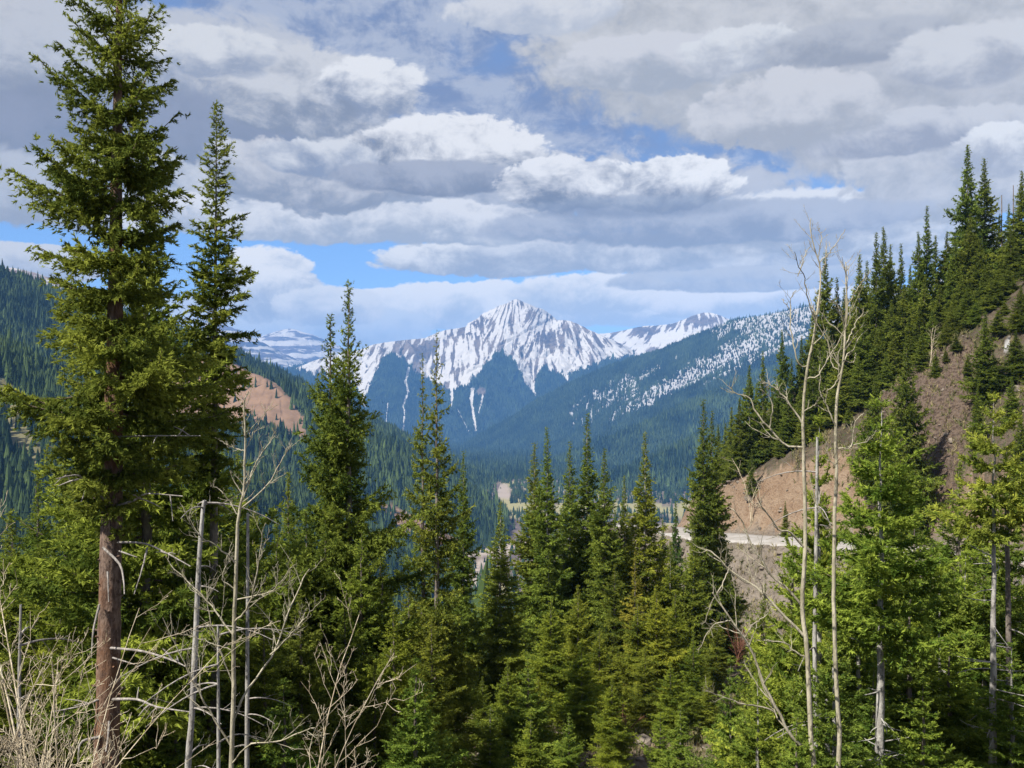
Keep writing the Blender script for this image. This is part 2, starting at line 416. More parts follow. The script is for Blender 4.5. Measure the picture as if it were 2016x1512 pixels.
for (gx, gy, rx, ry, w) in [(822,690,38,24,-.75),(930,665,50,16,-.22),(960,638,30,12,-.5),(1075,668,34,16,-.55),(1040,690,14,10,-.3),(1120,645,26,12,-.45),(1048,622,16,12,-.45),(985,620,10,12,-.2),(760,684,40,8,-.1),(905,735,60,24,.35),(1000,650,40,16,.35),(1020,610,14,12,.3),(990,690,14,6,-.5),(1180,670,30,14,-.3),(1060,700,40,14,.2),(640,720,60,12,.35),(720,735,18,40,.3),(1150,700,40,20,.15),(905,640,40,8,-.2)]:
    snow += .85 * w * np.exp(-((PX - gx) / rx) ** 2 - ((PY - gy) / ry) ** 2)
fo = sstep(PY - tln, -3, 3)
chut = [([(805,725),(798,751),(803,771),(794,800),(796,824),(793,857)],3.0),([(763,795),(761,815),(760,841)],1.3),([(930,768),(927,790),(933,824),(937,852)],4.0),([(950,782),(946,800),(941,818)],2.2),([(901,808),(912,830),(924,851)],1.6),([(888,765),(890,782),(888,800)],3.5),([(1016,705),(1037,745),(1053,776)],5.0),([(1049,705),(1050,748)],2.6),([(1064,705),(1057,740)],2.0),([(716,760),(714,792),(719,805)],3.0),([(1085,700),(1100,728)],3),([(1128,690),(1137,722)],3.5),([(640,722),(652,755),(648,770)],4),([(672,735),(690,790)],3)]
for pts, w in chut:
    d, t = pl_dist(PX, PY, pts)
    wj = w * (1.0 - .55 * t) * (1 + .7 * fbm(PX / 5, PY / 8, 3, 6))
    k = 1 - sstep(d, wj * .7, wj * 1.35)
    fo *= 1 - k; snow = np.where(k > .4, .95 + .25 * st, snow)
rk = 1 - sstep(np.hypot((PX - 947) / 11, (PY - 771) / 9) + .5 * fbm(PX / 6, PY / 6, 3, 45), .8, 1.1); fo *= 1 - rk; snow = np.where(rk > .4, .18, snow)
sp = fbm(PX / 4.0, PY / 9.0, 3, 44)
snow = np.where(fo > .5, .12 + .55 * np.clip(fbm(PX / 3.2, PY / 8, 3, 40), 0, 1) * sstep(fbm(PX / 60, PY / 40, 3, 41), .0, .4), snow)
tp.m['snow'] = snow; tp.m['forest'] = fo
mp = mountain_mat('peak_rock_and_snow', (.062, .05, .044), (.14, .112, .092), (.022, .037, .024), .004)
tp.build('snowy_mountain', mp, 'snow-streaked pointed mountain peak at the head of the valley, dark forest round its foot')
mf_far = forest_mat('far_conifers', (.007, .018, .011), (.055, .088, .038))
far_forest('distant_forest', tp.sample(260000, RS, fo * np.clip(1.1 - np.clip(snow, 0, 1.3), 0, 1), .004), 19, .24, RS, mf_far, 'dark conifer forest on the lower slopes of the snowy peak')

# --- snow basin behind, right of the peak
def fn_back(X, Y):
    rd = [dict(p=km((1120,676,10.5),(1160,660,10.5),(1200,655,10.5),(1225,651,10.4),(1265,642,10.3),(1300,640,10.3),(1340,633,10.2),(1368,620,10.1),(1390,615,10.0),(1410,618,9.9),(1435,628,9.8),(1490,645,9.6))),
          dict(p=km((1390,615,10.0),(1372,650,9.6),(1355,690,9.2))), dict(p=km((1300,640,10.3),(1290,668,9.9),(1270,700,9.5)))]
    H, S, D = seg_field(X, Y, rd, .52)
    H += np.minimum(1, D / 200) * (fbm(S / 110, D / 500, 4, 13, .55, True) * 24 + fbm(X / 300, Y / 300, 4, 25) * 36) + fbm(X / 60, Y / 60, 3, 33, .6) * 4
    return H, S, D
tb = Terrain((1080, 1520), (8400, 11000), 440, 240, fn_back)
st = fbm((tb.PX - 1375) / np.maximum(tb.PY - 540, 20) * 12 + .5 * fbm(tb.PX / 24, tb.PY / 24, 3, 16), tb.PY / 34, 4, 17, .6)
snow = .76 + 2.2 * st + .4 * fbm(tb.X / 200, tb.Y / 200, 4, 18)
for (gx, gy, rx, ry, w) in [(1268,652,26,12,-.9),(1385,632,28,14,-.75),(1330,640,20,8,-.5),(1410,630,16,10,-.4),(1200,672,20,6,-.2),(1240,690,40,16,.3),(1240,668,22,10,.3),(1310,668,40,14,.35),(1260,690,60,5,-.25)]:
    snow += w * np.exp(-((tb.PX - gx) / rx) ** 2 - ((tb.PY - gy) / ry) ** 2)
tb.m['snow'] = snow
tb.build('snow_basin_mountain', mp, 'bright snow basin below a rocky summit to the right of the main peak')

# --- very distant banded summit and its slope on the left
def fn_dist(X, Y):
    rd = [dict(p=km((420,625,11.5),(455,655,11.5),(500,682,11.5),(545,708,11.2),(600,728,10.8),(660,745,10.5)), slope=.5),
          dict(p=km((440,672,14),(490,668,14),(520,662,14),(545,652,14),(575,647,14),(600,657,14),(625,668,14),(650,680,14),(720,705,14)), slope=.42)]
    H, S, D = seg_field(X, Y, rd, .5)
    H += np.minimum(1, D / 250) * (fbm(S / 150, D / 600, 4, 51, .55, True) * 30 + fbm(X / 400, Y / 400, 4, 52) * 40)
    return H, S, D
td = Terrain((380, 760), (9200, 14800), 380, 300, fn_dist)
snow = .50 + 1.1 * fbm(td.S / 60, td.D / 300, 5, 53, .6) + .22 * np.sin(td.Z / 30 + 5.0 * fbm(td.X / 500, td.Y / 500, 4, 54)) + .5 * fbm(td.X / 160, td.Y / 160, 4, 55)
fo = sstep(td.PY - np.interp(td.PX, [440, 520, 560, 600, 640], [720, 715, 724, 716, 708]), -4, 4)
snow = np.where(fo > .5, .1, snow); td.m['snow'] = snow; td.m['forest'] = fo
mdist = mountain_mat('distant_banded_rock', (.07, .065, .085), (.13, .115, .13), (.022, .037, .024), .003)
td.build('distant_mountain', mdist, 'far hazy mountain with snow bands in the gap on the left')
far_forest('distant_gap_forest', td.sample(40000, RS, fo, .004), 20, .25, RS, mf_far, 'blue hazy forest in the far left gap')

# --- long forested ridge coming down from the right, snow between its upper trees
def fn_right(X, Y):
    rd = [dict(p=km((2400,500,4.3),(2100,530,4.5),(1900,555,4.7),(1800,570,4.9),(1700,584,5.1),(1600,601,5.2),(1500,621,5.4),(1440,631,5.6),(1395,651,5.7),(1300,690,5.8),(1230,711,5.9),(1150,743,6.0),(1080,783,6.0),(1000,838,6.0),(930,889,6.0),(880,930,6.0)), slope=.60),
          dict(p=km((1440,631,5.6),(1400,675,5.3),(1330,730,5.1),(1230,800,4.9),(1130,860,4.8),(1050,905,4.8)), slope=.62),
          dict(p=km((2200,450,4.8),(1900,530,4.8),(1700,600,4.9),(1600,648,4.75),(1500,695,4.6),(1400,745,4.5),(1320,785,4.45),(1240,830,4.4),(1150,875,4.4),(1070,915,4.4)), slope=.62)]
    H, S, D = seg_field(X, Y, rd, .6)
    H += np.minimum(1, D / 200) * (fbm(S / 150, D / 900, 4, 61, .5, True) * 22 + fbm(X / 350, Y / 350, 4, 62) * 34)
    return H, S, D
tr = Terrain((850, 2150), (4100, 6500), 900, 420, fn_right)
PX, PY = tr.PX, tr.PY
dA, tA = pl_dist(PX, PY, [(2200,525),(1900,553),(1800,568),(1700,582),(1600,601),(1500,621),(1440,631),(1420,641)])
dB, tB = pl_dist(PX, PY, [(1800,560),(1700,592),(1595,632),(1500,674),(1400,726),(1322,768),(1262,802)])
dC, tC = pl_dist(PX, PY, [(1800,600),(1700,622),(1600,654),(1500,702),(1404,747),(1350,775)])
dD, tD = pl_dist(PX, PY, [(1462,652),(1360,706),(1268,758)])
wob = fbm(PX / 40, PY / 30, 3, 67) * 14
up = PY - np.interp(PX, [900,1080,1150,1240,1300,1395,1440], [905,783,743,709,690,651,632]) + wob
lo = np.interp(PX, [900,1040,1150,1262,1322,1400,1500,1595,1800], [900,862,845,806,770,727,675,633,560]) - PY + wob
zone = sstep(PX, 960, 1290) * sstep(up, 8, 45) * sstep(lo, -10, 6)
sn = 1.15 * np.exp(-(dA / 26) ** 2) + .95 * np.exp(-((dB + wob * .3) / 12) ** 2) * (1 - .8 * sstep(tB, .7, 1)) + .75 * np.exp(-((dC + wob * .3) / 9) ** 2) * (1 - .8 * sstep(tC, .6, 1)) + .60 * zone - .45 * np.exp(-(dD / 9) ** 2) + .5 * np.exp(-((PX - 1500) / 50) ** 2 - ((PY - 655) / 16) ** 2)
sn = np.clip(sn, 0, 1.2)
vn = fbm(PX / 4.6, PY / 26, 4, 66, .62) + .5 * fbm(PX / 22, PY / 30, 3, 68)
sn2 = sn + vn * 1.15 * np.clip(sn * 2.2, 0, 1)
tr.m['snow'] = np.where(sn > .06, .46 + (sn2 - .34) * .8, .1)
dens = 1 - .90 * sstep(sn2, .22, .62)
tr.m['forest'] = np.clip(1 - sn * .6, 0, 1)
tr.build('snowy_forest_ridge', mountain_mat('ridge_ground', (.08, .075, .065), (.14, .125, .11), (.022, .036, .022), .006, snow_tint=(.29, .285, .29)), 'long mountain ridge on the right with snow showing between its trees')  # darker snow_tint here: shade among the ridge's trees put into the snow colour
far_forest('ridge_forest', tr.sample(520000, RS, dens, .01), 15, .23, RS, mf_far, 'dark conifers thinning upward into snow on the long right ridge')

# --- lower forested spurs in front of it
def fn_spur(X, Y):
    rd = [dict(p=km((2400,300,3.8),(1900,560,3.9),(1700,645,4.0),(1600,692,4.0),(1500,736,3.95),(1420,766,3.9),(1340,808,3.8),(1250,846,3.7),(1150,886,3.6),(1060,925,3.6),(985,958,3.6),(930,985,3.6)), slope=.55),
          dict(p=km((1800,700,2.6),(1600,780,2.75),(1520,812,2.75),(1450,838,2.7),(1380,870,2.6),(1300,905,2.5),(1200,948,2.45),(1120,980,2.4),(1060,1004,2.35)), slope=.5)]
    H, S, D = seg_field(X, Y, rd, .55)
    H += np.minimum(1, D / 150) * (fbm(S / 160, D / 600, 4, 71, .5, True) * 22 + fbm(X / 260, Y / 260, 4, 72) * 30)
    return H, S, D
ts = Terrain((880, 2100), (2000, 4500), 560, 420, fn_spur)
trk = 1 - sstep(pl_dist(ts.PX, ts.PY, [(955,952),(985,935),(1010,922),(1060,905)])[0], 2, 5)
gl = sstep(fbm(ts.X / 120, ts.Y / 120, 4, 77), .36, .5) * sstep(ts.PY, 860, 940)
gl = np.maximum(gl, trk * .8); ts.m['grass'] = gl; ts.m['forest'] = 1 - gl
ts.m['snow'] = np.where((gl > .4), .42, .1) * sstep(ts.PX, 900, 1300)
ts.build('forested_spur', mountain_mat('spur_ground', (.08, .075, .065), (.14, .125, .10), (.022, .036, .020), .006), 'dark forested spur descending from the right to the valley floor')
mf_mid = forest_mat('mid_conifers', (.008, .021, .009), (.072, .110, .034))
far_forest('spur_forest', ts.sample(190000, RS, (1 - gl) * .95, .012), 17, .22, RS, mf_mid, 'dense blue-green conifers covering the spur above the valley floor', 2, 4)

# --- left valley side: forest, a bare ochre slide, pale meadows
def fn_left(X, Y):
    rd = [dict(p=km((-500,420,1.9),(-200,482,2.0),(0,536,2.1),(50,556,2.15),(100,574,2.2),(200,601,2.3),(300,640,2.4),(400,676,2.5),(470,704,2.6),(560,752,2.7),(620,792,2.75),(720,843,2.8),(800,884,2.8),(880,940,2.7),(950,985,2.6)), slope=.52),
          dict(p=km((300,640,2.3),(380,672,2.05),(440,705,1.9),(480,728,1.82),(520,745,1.78),(555,772,1.74),(590,812,1.70),(615,850,1.66),(660,900,1.6),(720,960,1.55),(790,1020,1.5),(860,1080,1.48)), slope=.6),
          dict(p=km((-500,470,1.3),(-300,560,1.2),(-100,655,1.1),(0,742,1.05),(70,800,1.0),(150,875,.95),(250,955,.92),(350,1030,.9),(450,1090,.88)), slope=.55)]
    H, S, D = seg_field(X, Y, rd, .55)
    H += np.minimum(1, D / 80) * (fbm(S / 90, D / 320, 4, 81, .5, True) * 11 + fbm(X / 140, Y / 140, 4, 82) * 14)
    return H, S, D
tleft = Terrain((-260, 1000), (640, 3050), 700, 620, fn_left)
PX, PY = tleft.PX, tleft.PY
def inside(px, py, poly):
    c = np.zeros(px.shape, bool)
    for (x0, y0), (x1, y1) in zip(poly, poly[1:] + poly[:1]):
        if y0 == y1: continue
        k = ((y0 > py) != (y1 > py)) & (px < (x1 - x0) * (py - y0) / (y1 - y0) + x0); c ^= k
    return c
jx, jy = fbm(PX / 14, PY / 14, 3, 83) * 9, fbm(PX / 14, PY / 14, 3, 84) * 9
near = tleft.Rr < 2200
scree = (inside(PX + jx, PY + jy, [(400,700),(440,702),(485,727),(525,742),(562,772),(598,826),(604,868),(588,872),(555,852),(520,838),(490,828),(470,842),(300,835),(300,760)]) & (tleft.Rr < 2080)).astype(float)
slide = (inside(PX + jx * .5, PY + jy * .5, [(735,985),(790,1000),(850,1040),(905,1062),(930,1082),(860,1085),(800,1060),(760,1020)]) & near).astype(float)
gr = np.maximum(inside(PX + jx, PY + jy, [(-40,742),(25,752),(62,800),(58,850),(92,900),(60,935),(10,850),(-60,800)]), inside(PX + jx, PY + jy, [(130,890),(175,885),(215,905),(215,925),(150,912)])) & (tleft.Rr < 1300)
gr = np.maximum(gr * 1.0, sstep(fbm(tleft.X / 110, tleft.Y / 110, 4, 87), .42, .55))
tleft.m['scree'] = np.maximum(scree, slide); tleft.m['grass'] = gr * (1 - scree)
tleft.m['forest'] = (1 - tleft.m['scree']) * (1 - gr) * .85
tleft.m['snow'] = np.where((tleft.Rr > 1900) & (fbm(PX / 8, PY / 10, 3, 88) > .62), .5, .1)
tleft.build('forested_hillside', mountain_mat('hillside_ground', (.10, .09, .065), (.17, .145, .11), (.022, .038, .017), .012, (.215, .135, .085)), 'forested left valley side with a bare ochre landslide')
dens = np.clip(1 - tleft.m['scree'] * 1.2 - gr * .9, 0.015, 1) * .8
sam = tleft.sample(330000, RS, dens, .03)
rr = np.hypot(sam[:, 0], sam[:, 1])
keep = (RS.uniform(0, 1, len(sam)) < sstep(fbm(sam[:, 0] / 75, sam[:, 1] / 75, 4, 133, .6), -.42, -.05) + .12) & (RS.uniform(0, 1, len(sam)) < np.where(rr < 1400, .75, .55))
sam = sam[keep]; rr = rr[keep]
mf_left = forest_mat('hillside_conifers', (.009, .022, .008), (.085, .125, .036))
far_forest('hillside_forest', sam[rr >= 1450], 17, .21, RS, mf_left, 'dense green conifers on the left valley side', 2, 5)
far_forest('near_hillside_forest', sam[rr < 1450], 16, .20, RS, mf_left, 'scattered conifers among pale grass on the near left slope', 4, 6)

# --- bare snowy shoulder beyond it at the left edge
def fn_sh(X, Y):
    rd = [dict(p=km((-300,420,5),(-120,470,5),(-40,484,5),(0,494,5),(25,503,5),(45,516,5),(90,541,5),(200,600,5)), slope=.5)]
    H, S, D = seg_field(X, Y, rd, .5)
    H += np.minimum(1, D / 150) * fbm(X / 200, Y / 200, 4, 92) * 22
    return H, S, D
th_ = Terrain((-260, 260), (4400, 5500), 200, 90, fn_sh)
th_.m['snow'] = .55 + .6 * fbm(th_.S / 90, th_.D / 60, 4, 93, .6); th_.m['scree'] = np.full(th_.X.shape, .55)
th_.build('snowy_shoulder', mountain_mat('shoulder_rock', (.14, .10, .09), (.2, .15, .13), (.03, .05, .03), .006, (.22, .145, .115)), 'reddish bare shoulder with old snow at the left edge')
# ------------------------------------------------------------------ ground: ravine, road hillside, valley floor in one sheet
CP = []
def cp(px, py, d): CP.append(at(px, py, d))
def cw(x, y, z): CP.append(np.array([x, y, z], float))
for p in [(0,-12,-1.7),(-12,-10,-1.8),(12,-10,-1.8),(0,-4,-1.7),(-8,-3,-1.9),(8,-3,-1.8),(0,0,-1.75),(0,3,-2.3),(0,8,-5.0),(-6,8,-5.2),(6,8,-5.0),(0,13,-7.6),(-6,13,-7.4),(6,13,-7.2),(12,14,-6.8),(-13,13,-7.2),
          (-9,20,-10.5),(-22,22,-11),(-9,30,-14),(-30,40,-18),(-9,45,-19),(-25,60,-25),(-60,60,-26),(-60,120,-46),(-20,100,-42),(-40,200,-85),(-120,200,-80),(-120,60,-30),
          (14,22,-9.5),(22,14,-5),(30,22,-6.0),(20,30,-12),(10,30,-13.5),(0,25,-12.5),(30,38,-12.5),(16,45,-16.5),
          (0,70,-24),(10,85,-29),(0,120,-46),(10,160,-62),(20,200,-82),(60,260,-85),(60,200,-55),(100,260,-60),(140,300,-55)]: cw(*p)
for p in [(1000,1482,40),(890,1402,45),(1230,1440,42),(1100,1470,41),(1330,1440,44),(1450,1240,88),(1380,1225,92),(1300,1210,105),(1500,1195,88),(1530,1150,95),(1700,1250,60),(1850,1300,48),(2000,1330,40),(2150,1300,36),
          (1450,1058,103),(1380,1052,108),(1320,1043,118),(1290,1038,126),(1525,1062,98),(1830,1088,80),(2000,1092,66),(2120,1110,55),
          (1500,938,113),(1420,958,117),(1370,985,121),(1600,872,114),(1680,830,112),(1850,965,86),(1750,960,94),(1960,985,74),(2010,960,70),(1850,700,108),(1780,760,110),(1950,820,92),(1950,615,116),(2016,555,114),(2120,480,112),(2250,400,110),(2200,900,60),(2100,760,82),
          (1750,770,122),(1620,872,124),(1500,938,128),(1430,958,132),(1900,640,128),(2016,560,130)]: cp(*p)
for p in [(36,175,-22),(60,175,-8),(80,175,2),(100,170,10),(130,150,22),(30,230,-48),(90,230,-25),(150,220,5),(160,90,32),(120,60,14),(90,40,4),(60,20,0),(60,-10,1),(200,200,20)]: cw(*p)
CP = np.array(CP)
def _tps_k(d2): return d2 * np.log(d2 + 1e-9) * .5
_n = len(CP); _D = ((CP[:, None, :2] - CP[None, :, :2]) ** 2).sum(-1)
_A = np.zeros((_n + 3, _n + 3)); _A[:_n, :_n] = _tps_k(_D) + np.eye(_n) * 25.0
_A[:_n, _n] = 1; _A[:_n, _n + 1:] = CP[:, :2]; _A[_n, :_n] = 1; _A[_n + 1:, :_n] = CP[:, :2].T
_w = np.linalg.solve(_A, np.concatenate([CP[:, 2], [0, 0, 0]]))
def tps(x, y):
    x = np.asarray(x, float); y = np.asarray(y, float); z = _w[_n] + _w[_n + 1] * x + _w[_n + 2] * y
    for i in range(_n): z = z + _w[i] * _tps_k((x - CP[i, 0]) ** 2 + (y - CP[i, 1]) ** 2)
    return z
ROAD = spline(np.array([at(1215,1030,150), at(1290,1038,126), at(1320,1043,118), at(1380,1052,108), at(1450,1058,103), at(1525,1062,98), at(1620,1068,93), at(1730,1077,87), at(1830,1088,80), at(2000,1092,66), at(2160,1112,52), [36, 36, -8.6], [34, 20, -5.5], [26, 6, -3.2], [14, -4, -1.9], [0, -7, -1.7], [-16, -8, -1.8]]), 240)
def road_near(x, y):
    """distance to the road's middle and its height there"""
    D = np.full(np.shape(x), 1e9); Z = np.zeros(np.shape(x))
    for a, b in zip(ROAD[:-1:2], ROAD[2::2]):
        e = b[:2] - a[:2]; L2 = e @ e + 1e-9
        t = np.clip(((x - a[0]) * e[0] + (y - a[1]) * e[1]) / L2, 0, 1)
        d = np.hypot(x - a[0] - t * e[0], y - a[1] - t * e[1]); w = d < D
        D = np.where(w, d, D); Z = np.where(w, a[2] + t * (b[2] - a[2]), Z)
    return D, Z
def valley_z(r): return np.interp(r, [0, 500, 1000, 1500, 2600, 3500, 6500, 9000, 40000], [-120, -200, -262, -270, -274, -310, -440, -520, -900])
def ground_z(x, y, rough=True):
    x = np.atleast_1d(np.asarray(x, float)); y = np.atleast_1d(np.asarray(y, float)); r = np.hypot(x, y)
    near_w = 1 - sstep(r, 200, 620)
    zn = np.full(r.shape, -120.0); q = r < 640
    zn[q] = np.clip(tps(np.clip(x[q], -200, 260), np.clip(y[q], -30, 330)), -120, 60)
    z = zn * near_w + valley_z(r) * (1 - near_w)
    rd, rz = road_near(x, y)
    k = 1 - sstep(rd, 3.6, 8.0)
    if rough:
        off = sstep(rd, 3.5, 9) * near_w
        z = z + off * (fbm(x / 9, y / 9, 4, 101, .5) * 1.0 + fbm(x / 1.6, y / 1.6, 4, 102, .55) * .28) * sstep(r, 3, 14) + (1 - near_w) * fbm(x / 160, y / 160, 4, 103) * 5
        z = z + sstep(rd, 5, 12) * near_w * sstep(x, 15, 40) * sstep(y, 60, 80) * fbm(x / 3.0, y / 3.0, 5, 107, .62, True) * 1.0
    if rough: z = z + sstep(rd, 5, 9) * (1 - sstep(rd, 22, 40)) * near_w * sstep(x, 15, 30) * sstep(y, 55, 75) * np.minimum(fbm(x / 1.5 + .6 * fbm(x / 6, y / 6, 2, 141), y / 8, 4, 140, .55, True), .35) * .8
    return z * (1 - k) + (rz - .12) * k
azf = np.radians(np.concatenate([np.arange(-180, -36, 3.0), np.arange(-36, 36, .07), np.arange(36, 180.1, 3.0)]))
rf = np.concatenate([[.3], np.geomspace(1.0, 420, 420), np.geomspace(430, 15400, 130)])
A_, R_ = np.meshgrid(azf, rf)
GX, GY = R_ * np.sin(A_), R_ * np.cos(A_)
GZ = ground_z(GX, GY)
rdist, _ = road_near(GX, GY)
PXg = CX + F * GX / np.maximum(GY, .1); PYg = CY - F * GZ / np.maximum(GY, .1)
jx, jy = fbm(GX / 5, GY / 5, 5, 110, .65) * 44, fbm(GX / 5, GY / 5, 5, 111, .65) * 44
front = GY > 5
cut = front & (R_ < 200) & (GX > 18) & (rdist > 3.6) & (inside(PXg + jx, PYg + jy, [(1290,1040),(1330,1005),(1370,975),(1420,945),(1500,925),(1600,905),(1700,900),(1790,945),(1870,950),(1960,940),(2100,900),(2200,1100),(1300,1060)]))
bank = front & (R_ < 200) & (GX > 15) & (rdist > 3.2) & (rdist < 17) & (PYg > 1045)
outc = front & (R_ < 200) & inside(PXg + jx, PYg + jy, [(1725,740),(1790,690),(1850,660),(1920,690),(1920,800),(1890,960),(1800,950),(1740,860)])
dirt = front & (R_ < 60) & (GY > 30) & (PXg + jx > 860) & (PXg + jx < 1420) & (PYg + jy > 1390)
flat = sstep(R_, 800, 1200)
vn = fbm(GX / 90, GY / 220, 5, 115, .55)
meadow = flat * sstep(vn + .9 * np.exp(-((PYg - 1003) / 11) ** 2), .12, .3)
gravel = flat * sstep(fbm(GX / 60, GY / 200, 4, 117, .55) + .45 * np.exp(-((PYg - 1075) / 16) ** 2), .2, .34)
gravel = np.maximum(gravel, (inside(PXg + jx * .1, PYg + jy * .05, [(984,952),(998,950),(1004,975),(998,998),(982,1000),(978,980)]) & (R_ > 1500)) * .8)
sn = (inside(PXg, PYg, [(1962,686),(1986,671),(1989,675),(1970,691)]) | inside(PXg, PYg, [(1383,1450),(1420,1430),(1412,1452)])) & (R_ < 200)
mg = mat('ground_soil_and_rock')
na, nb_, nc_ = N3(.35, 6, .6), N3(2.6, 5, .6), N3(14, 4, .6)
soil = MIX(SS(na, .35, .65), RGB((.07, .053, .036)), RGB((.14, .108, .078)))
soil = MIX(SS(nb_, .5, .68), soil, RGB((.06, .075, .025)))
ochre = MIX(SS(na, .3, .7), RGB((.22, .145, .092)), RGB((.29, .215, .15)))
ochre = MIX(M('MULTIPLY', SS(nb_, .48, .7), .75), ochre, RGB((.155, .095, .06)))
grey = MIX(SS(na, .35, .65), RGB((.17, .14, .11)), RGB((.25, .21, .17)))
grey = MIX(M('MULTIPLY', SS(nb_, .5, .66), .7), grey, RGB((.10, .083, .065)))
rock = MIX(SS(nb_, .35, .6), RGB((.062, .042, .031)), RGB((.15, .11, .082)))
c = MIX(ATT('cut'), soil, ochre); c = MIX(ATT('bank'), c, grey); c = MIX(ATT('outcrop'), c, rock); c = MIX(ATT('dirt'), c, MIX(nb_, RGB((.11, .083, .055)), RGB((.24, .19, .135))))
far_c = MIX(SS(N3(.02, 5, .6), .4, .6), RGB((.095, .07, .06)), RGB((.14, .105, .085)))
far_c = MIX(ATT('gravel'), far_c, RGB((.32, .265, .22))); far_c = MIX(ATT('meadow'), far_c, RGB((.24, .215, .10)))
c = MIX(ATT('valley'), c, far_c); c = MIX(ATT('woods'), c, RGB((.03, .046, .026))); c = MIX(ATT('snow'), c, RGB((.5, .5, .5)))
bh = M('ADD', M('MULTIPLY', nb_, 1.0), M('MULTIPLY', nc_, .35))
done(mg, BSDF(c, .95, bh, 1.0, .5))
V = np.stack([GX, GY, GZ], -1).reshape(-1, 3)
g_ = new_mesh('ground', V, [grid_faces(len(rf), len(azf))], [mg], None, dict(woods=(sstep(R_, 2750, 3000) * (gravel < .5) + (1 - sstep(R_, 700, 1100)) * sstep(R_, 180, 300)).ravel(), cut=cut.ravel(), bank=bank.ravel(), outcrop=outc.ravel(), dirt=dirt.ravel(), valley=flat.ravel(), meadow=meadow.ravel(), gravel=gravel.ravel(), snow=sn.ravel()))
tag(link('ground', g_), 'steep stony ground of the ravine, road hillside and valley floor', 'ground', kind='structure')

# trees standing on the valley floor
def zscat(n, r0, r1, a0, a1, fn):
    a = RS.uniform(a0, a1, n); r = np.sqrt(RS.uniform(r0 ** 2, r1 ** 2, n)); x, y = r * np.sin(a), r * np.cos(a); z = ground_z(x, y)
    k = RS.uniform(0, 1, n) < fn(x, y, CX + F * x / y, CY - F * z / y); return np.stack([x, y, z], 1)[k]
def vdens(x, y, px, py):
    d = np.where((py < 992) & ~((px > 976) & (px < 1004) & (py > 952)), .9, 0.0)
    d = np.maximum(d, .95 * ((py > 1008) & (py < 1030) & (fbm(x / 60, y / 90, 3, 118) > -.12)))
    d = np.maximum(d, .55 * (fbm(x / 70, y / 150, 3, 119) > .12) * (py > 1030) * (py < 1100))
    return np.maximum(d, (py > 1105) * .5)
far_forest('valley_forest', zscat(26000, 1000, 3600, -.22, .34, vdens), 14, .2, RS, mf_mid, 'belts of conifers standing on the valley floor', 3, 5)

far_forest('far_valley_forest', zscat(60000, 2700, 7600, -.14, .30, lambda x, y, a, b: .9), 17, .22, RS, mf_far, 'dark conifers filling the far end of the valley')
far_forest('ravine_forest', zscat(9000, 230, 1100, -.62, .16, lambda x, y, a, b: .45), 15, .2, RS, mf_left, 'conifers filling the low ground beyond the ravine', 5, 7)

# road: a strip of its own a little above the sheet
mr = mat('gravel_road')
done(mr, BSDF(MIX(SS(N3(.8, 5, .6), .35, .65), RGB((.24, .222, .20)), RGB((.32, .30, .28))), .95, N3(12, 3, .6), .4, .03))
T_ = np.gradient(ROAD[:, :2], axis=0); T_ /= np.linalg.norm(T_, axis=1)[:, None]; Nn = np.stack([-T_[:, 1], T_[:, 0]], 1)
cols = np.array([-3.6, -3.3, -1.6, 0, 1.6, 3.3, 3.6]); dz = np.array([-.25, .0, .05, .08, .05, .0, -.25])
RV = np.stack([ROAD[:, None, 0] + Nn[:, None, 0] * cols, ROAD[:, None, 1] + Nn[:, None, 1] * cols, ROAD[:, None, 2] + dz + 0.0 * cols], -1)
tag(link('road', new_mesh('road', RV.reshape(-1, 3), [grid_faces(len(ROAD), len(cols))], [mr])), 'pale gravel road cut round the hillside', 'road', kind='structure')
# ------------------------------------------------------------------ tree builders
def needle_mat(name, dark, light, trans=.28):
    m = mat(name)
    oi = nd('ShaderNodeObjectInfo')
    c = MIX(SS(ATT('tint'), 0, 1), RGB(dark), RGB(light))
    mul = nd('ShaderNodeMix', data_type='RGBA', blend_type='MULTIPLY'); mul.inputs[0].default_value = 1
    lk(c, mul.inputs[6]); lk(oi.outputs['Color'], mul.inputs[7]); c = mul.outputs[2]
    d = nd('ShaderNodeBsdfDiffuse'); lk(c, d.inputs[0])
    t = nd('ShaderNodeBsdfTranslucent'); lk(c, t.inputs[0])
    x = nd('ShaderNodeMixShader'); x.inputs[0].default_value = trans; lk(d.outputs[0], x.inputs[1]); lk(t.outputs[0], x.inputs[2])
    return done(m, x.outputs[0])
def bark_mat(name, a, b, knot=.5, sc=9.0, patch=None):
    m = mat(name)
    v = nd('ShaderNodeTexCoord').outputs['Object']
    n = N3(sc, 6, .65, v, (1, 1, .35)); n2 = N3(sc * 2.2, 4, .6, v, (1, 1, .5)); n3 = N3(1.3, 3, .6, v)
    c = MIX(SS(n, .38, .62), RGB(a), RGB(b))
    c = MIX(M('MULTIPLY', SS(n2, .56, .66), knot), c, RGB(tuple(q * .3 for q in a)))
    if patch: c = MIX(M('MULTIPLY', SS(n3, .42, .62), .8), c, RGB(patch))
    return done(m, BSDF(c, .9, M('ADD', n, M('MULTIPLY', n2, .6)), .9, .03))
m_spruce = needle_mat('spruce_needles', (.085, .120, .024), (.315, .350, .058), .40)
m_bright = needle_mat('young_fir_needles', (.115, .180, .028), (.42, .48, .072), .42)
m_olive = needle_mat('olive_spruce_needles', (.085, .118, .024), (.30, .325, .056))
m_bark = bark_mat('grey_brown_bark', (.11, .09, .075), (.21, .18, .155))
m_redbark = bark_mat('red_brown_bark', (.085, .055, .042), (.21, .15, .115), .9, 16.0, (.17, .085, .045))
m_pale = bark_mat('pale_grey_bark', (.24, .225, .205), (.38, .365, .335), .85, 7.0)
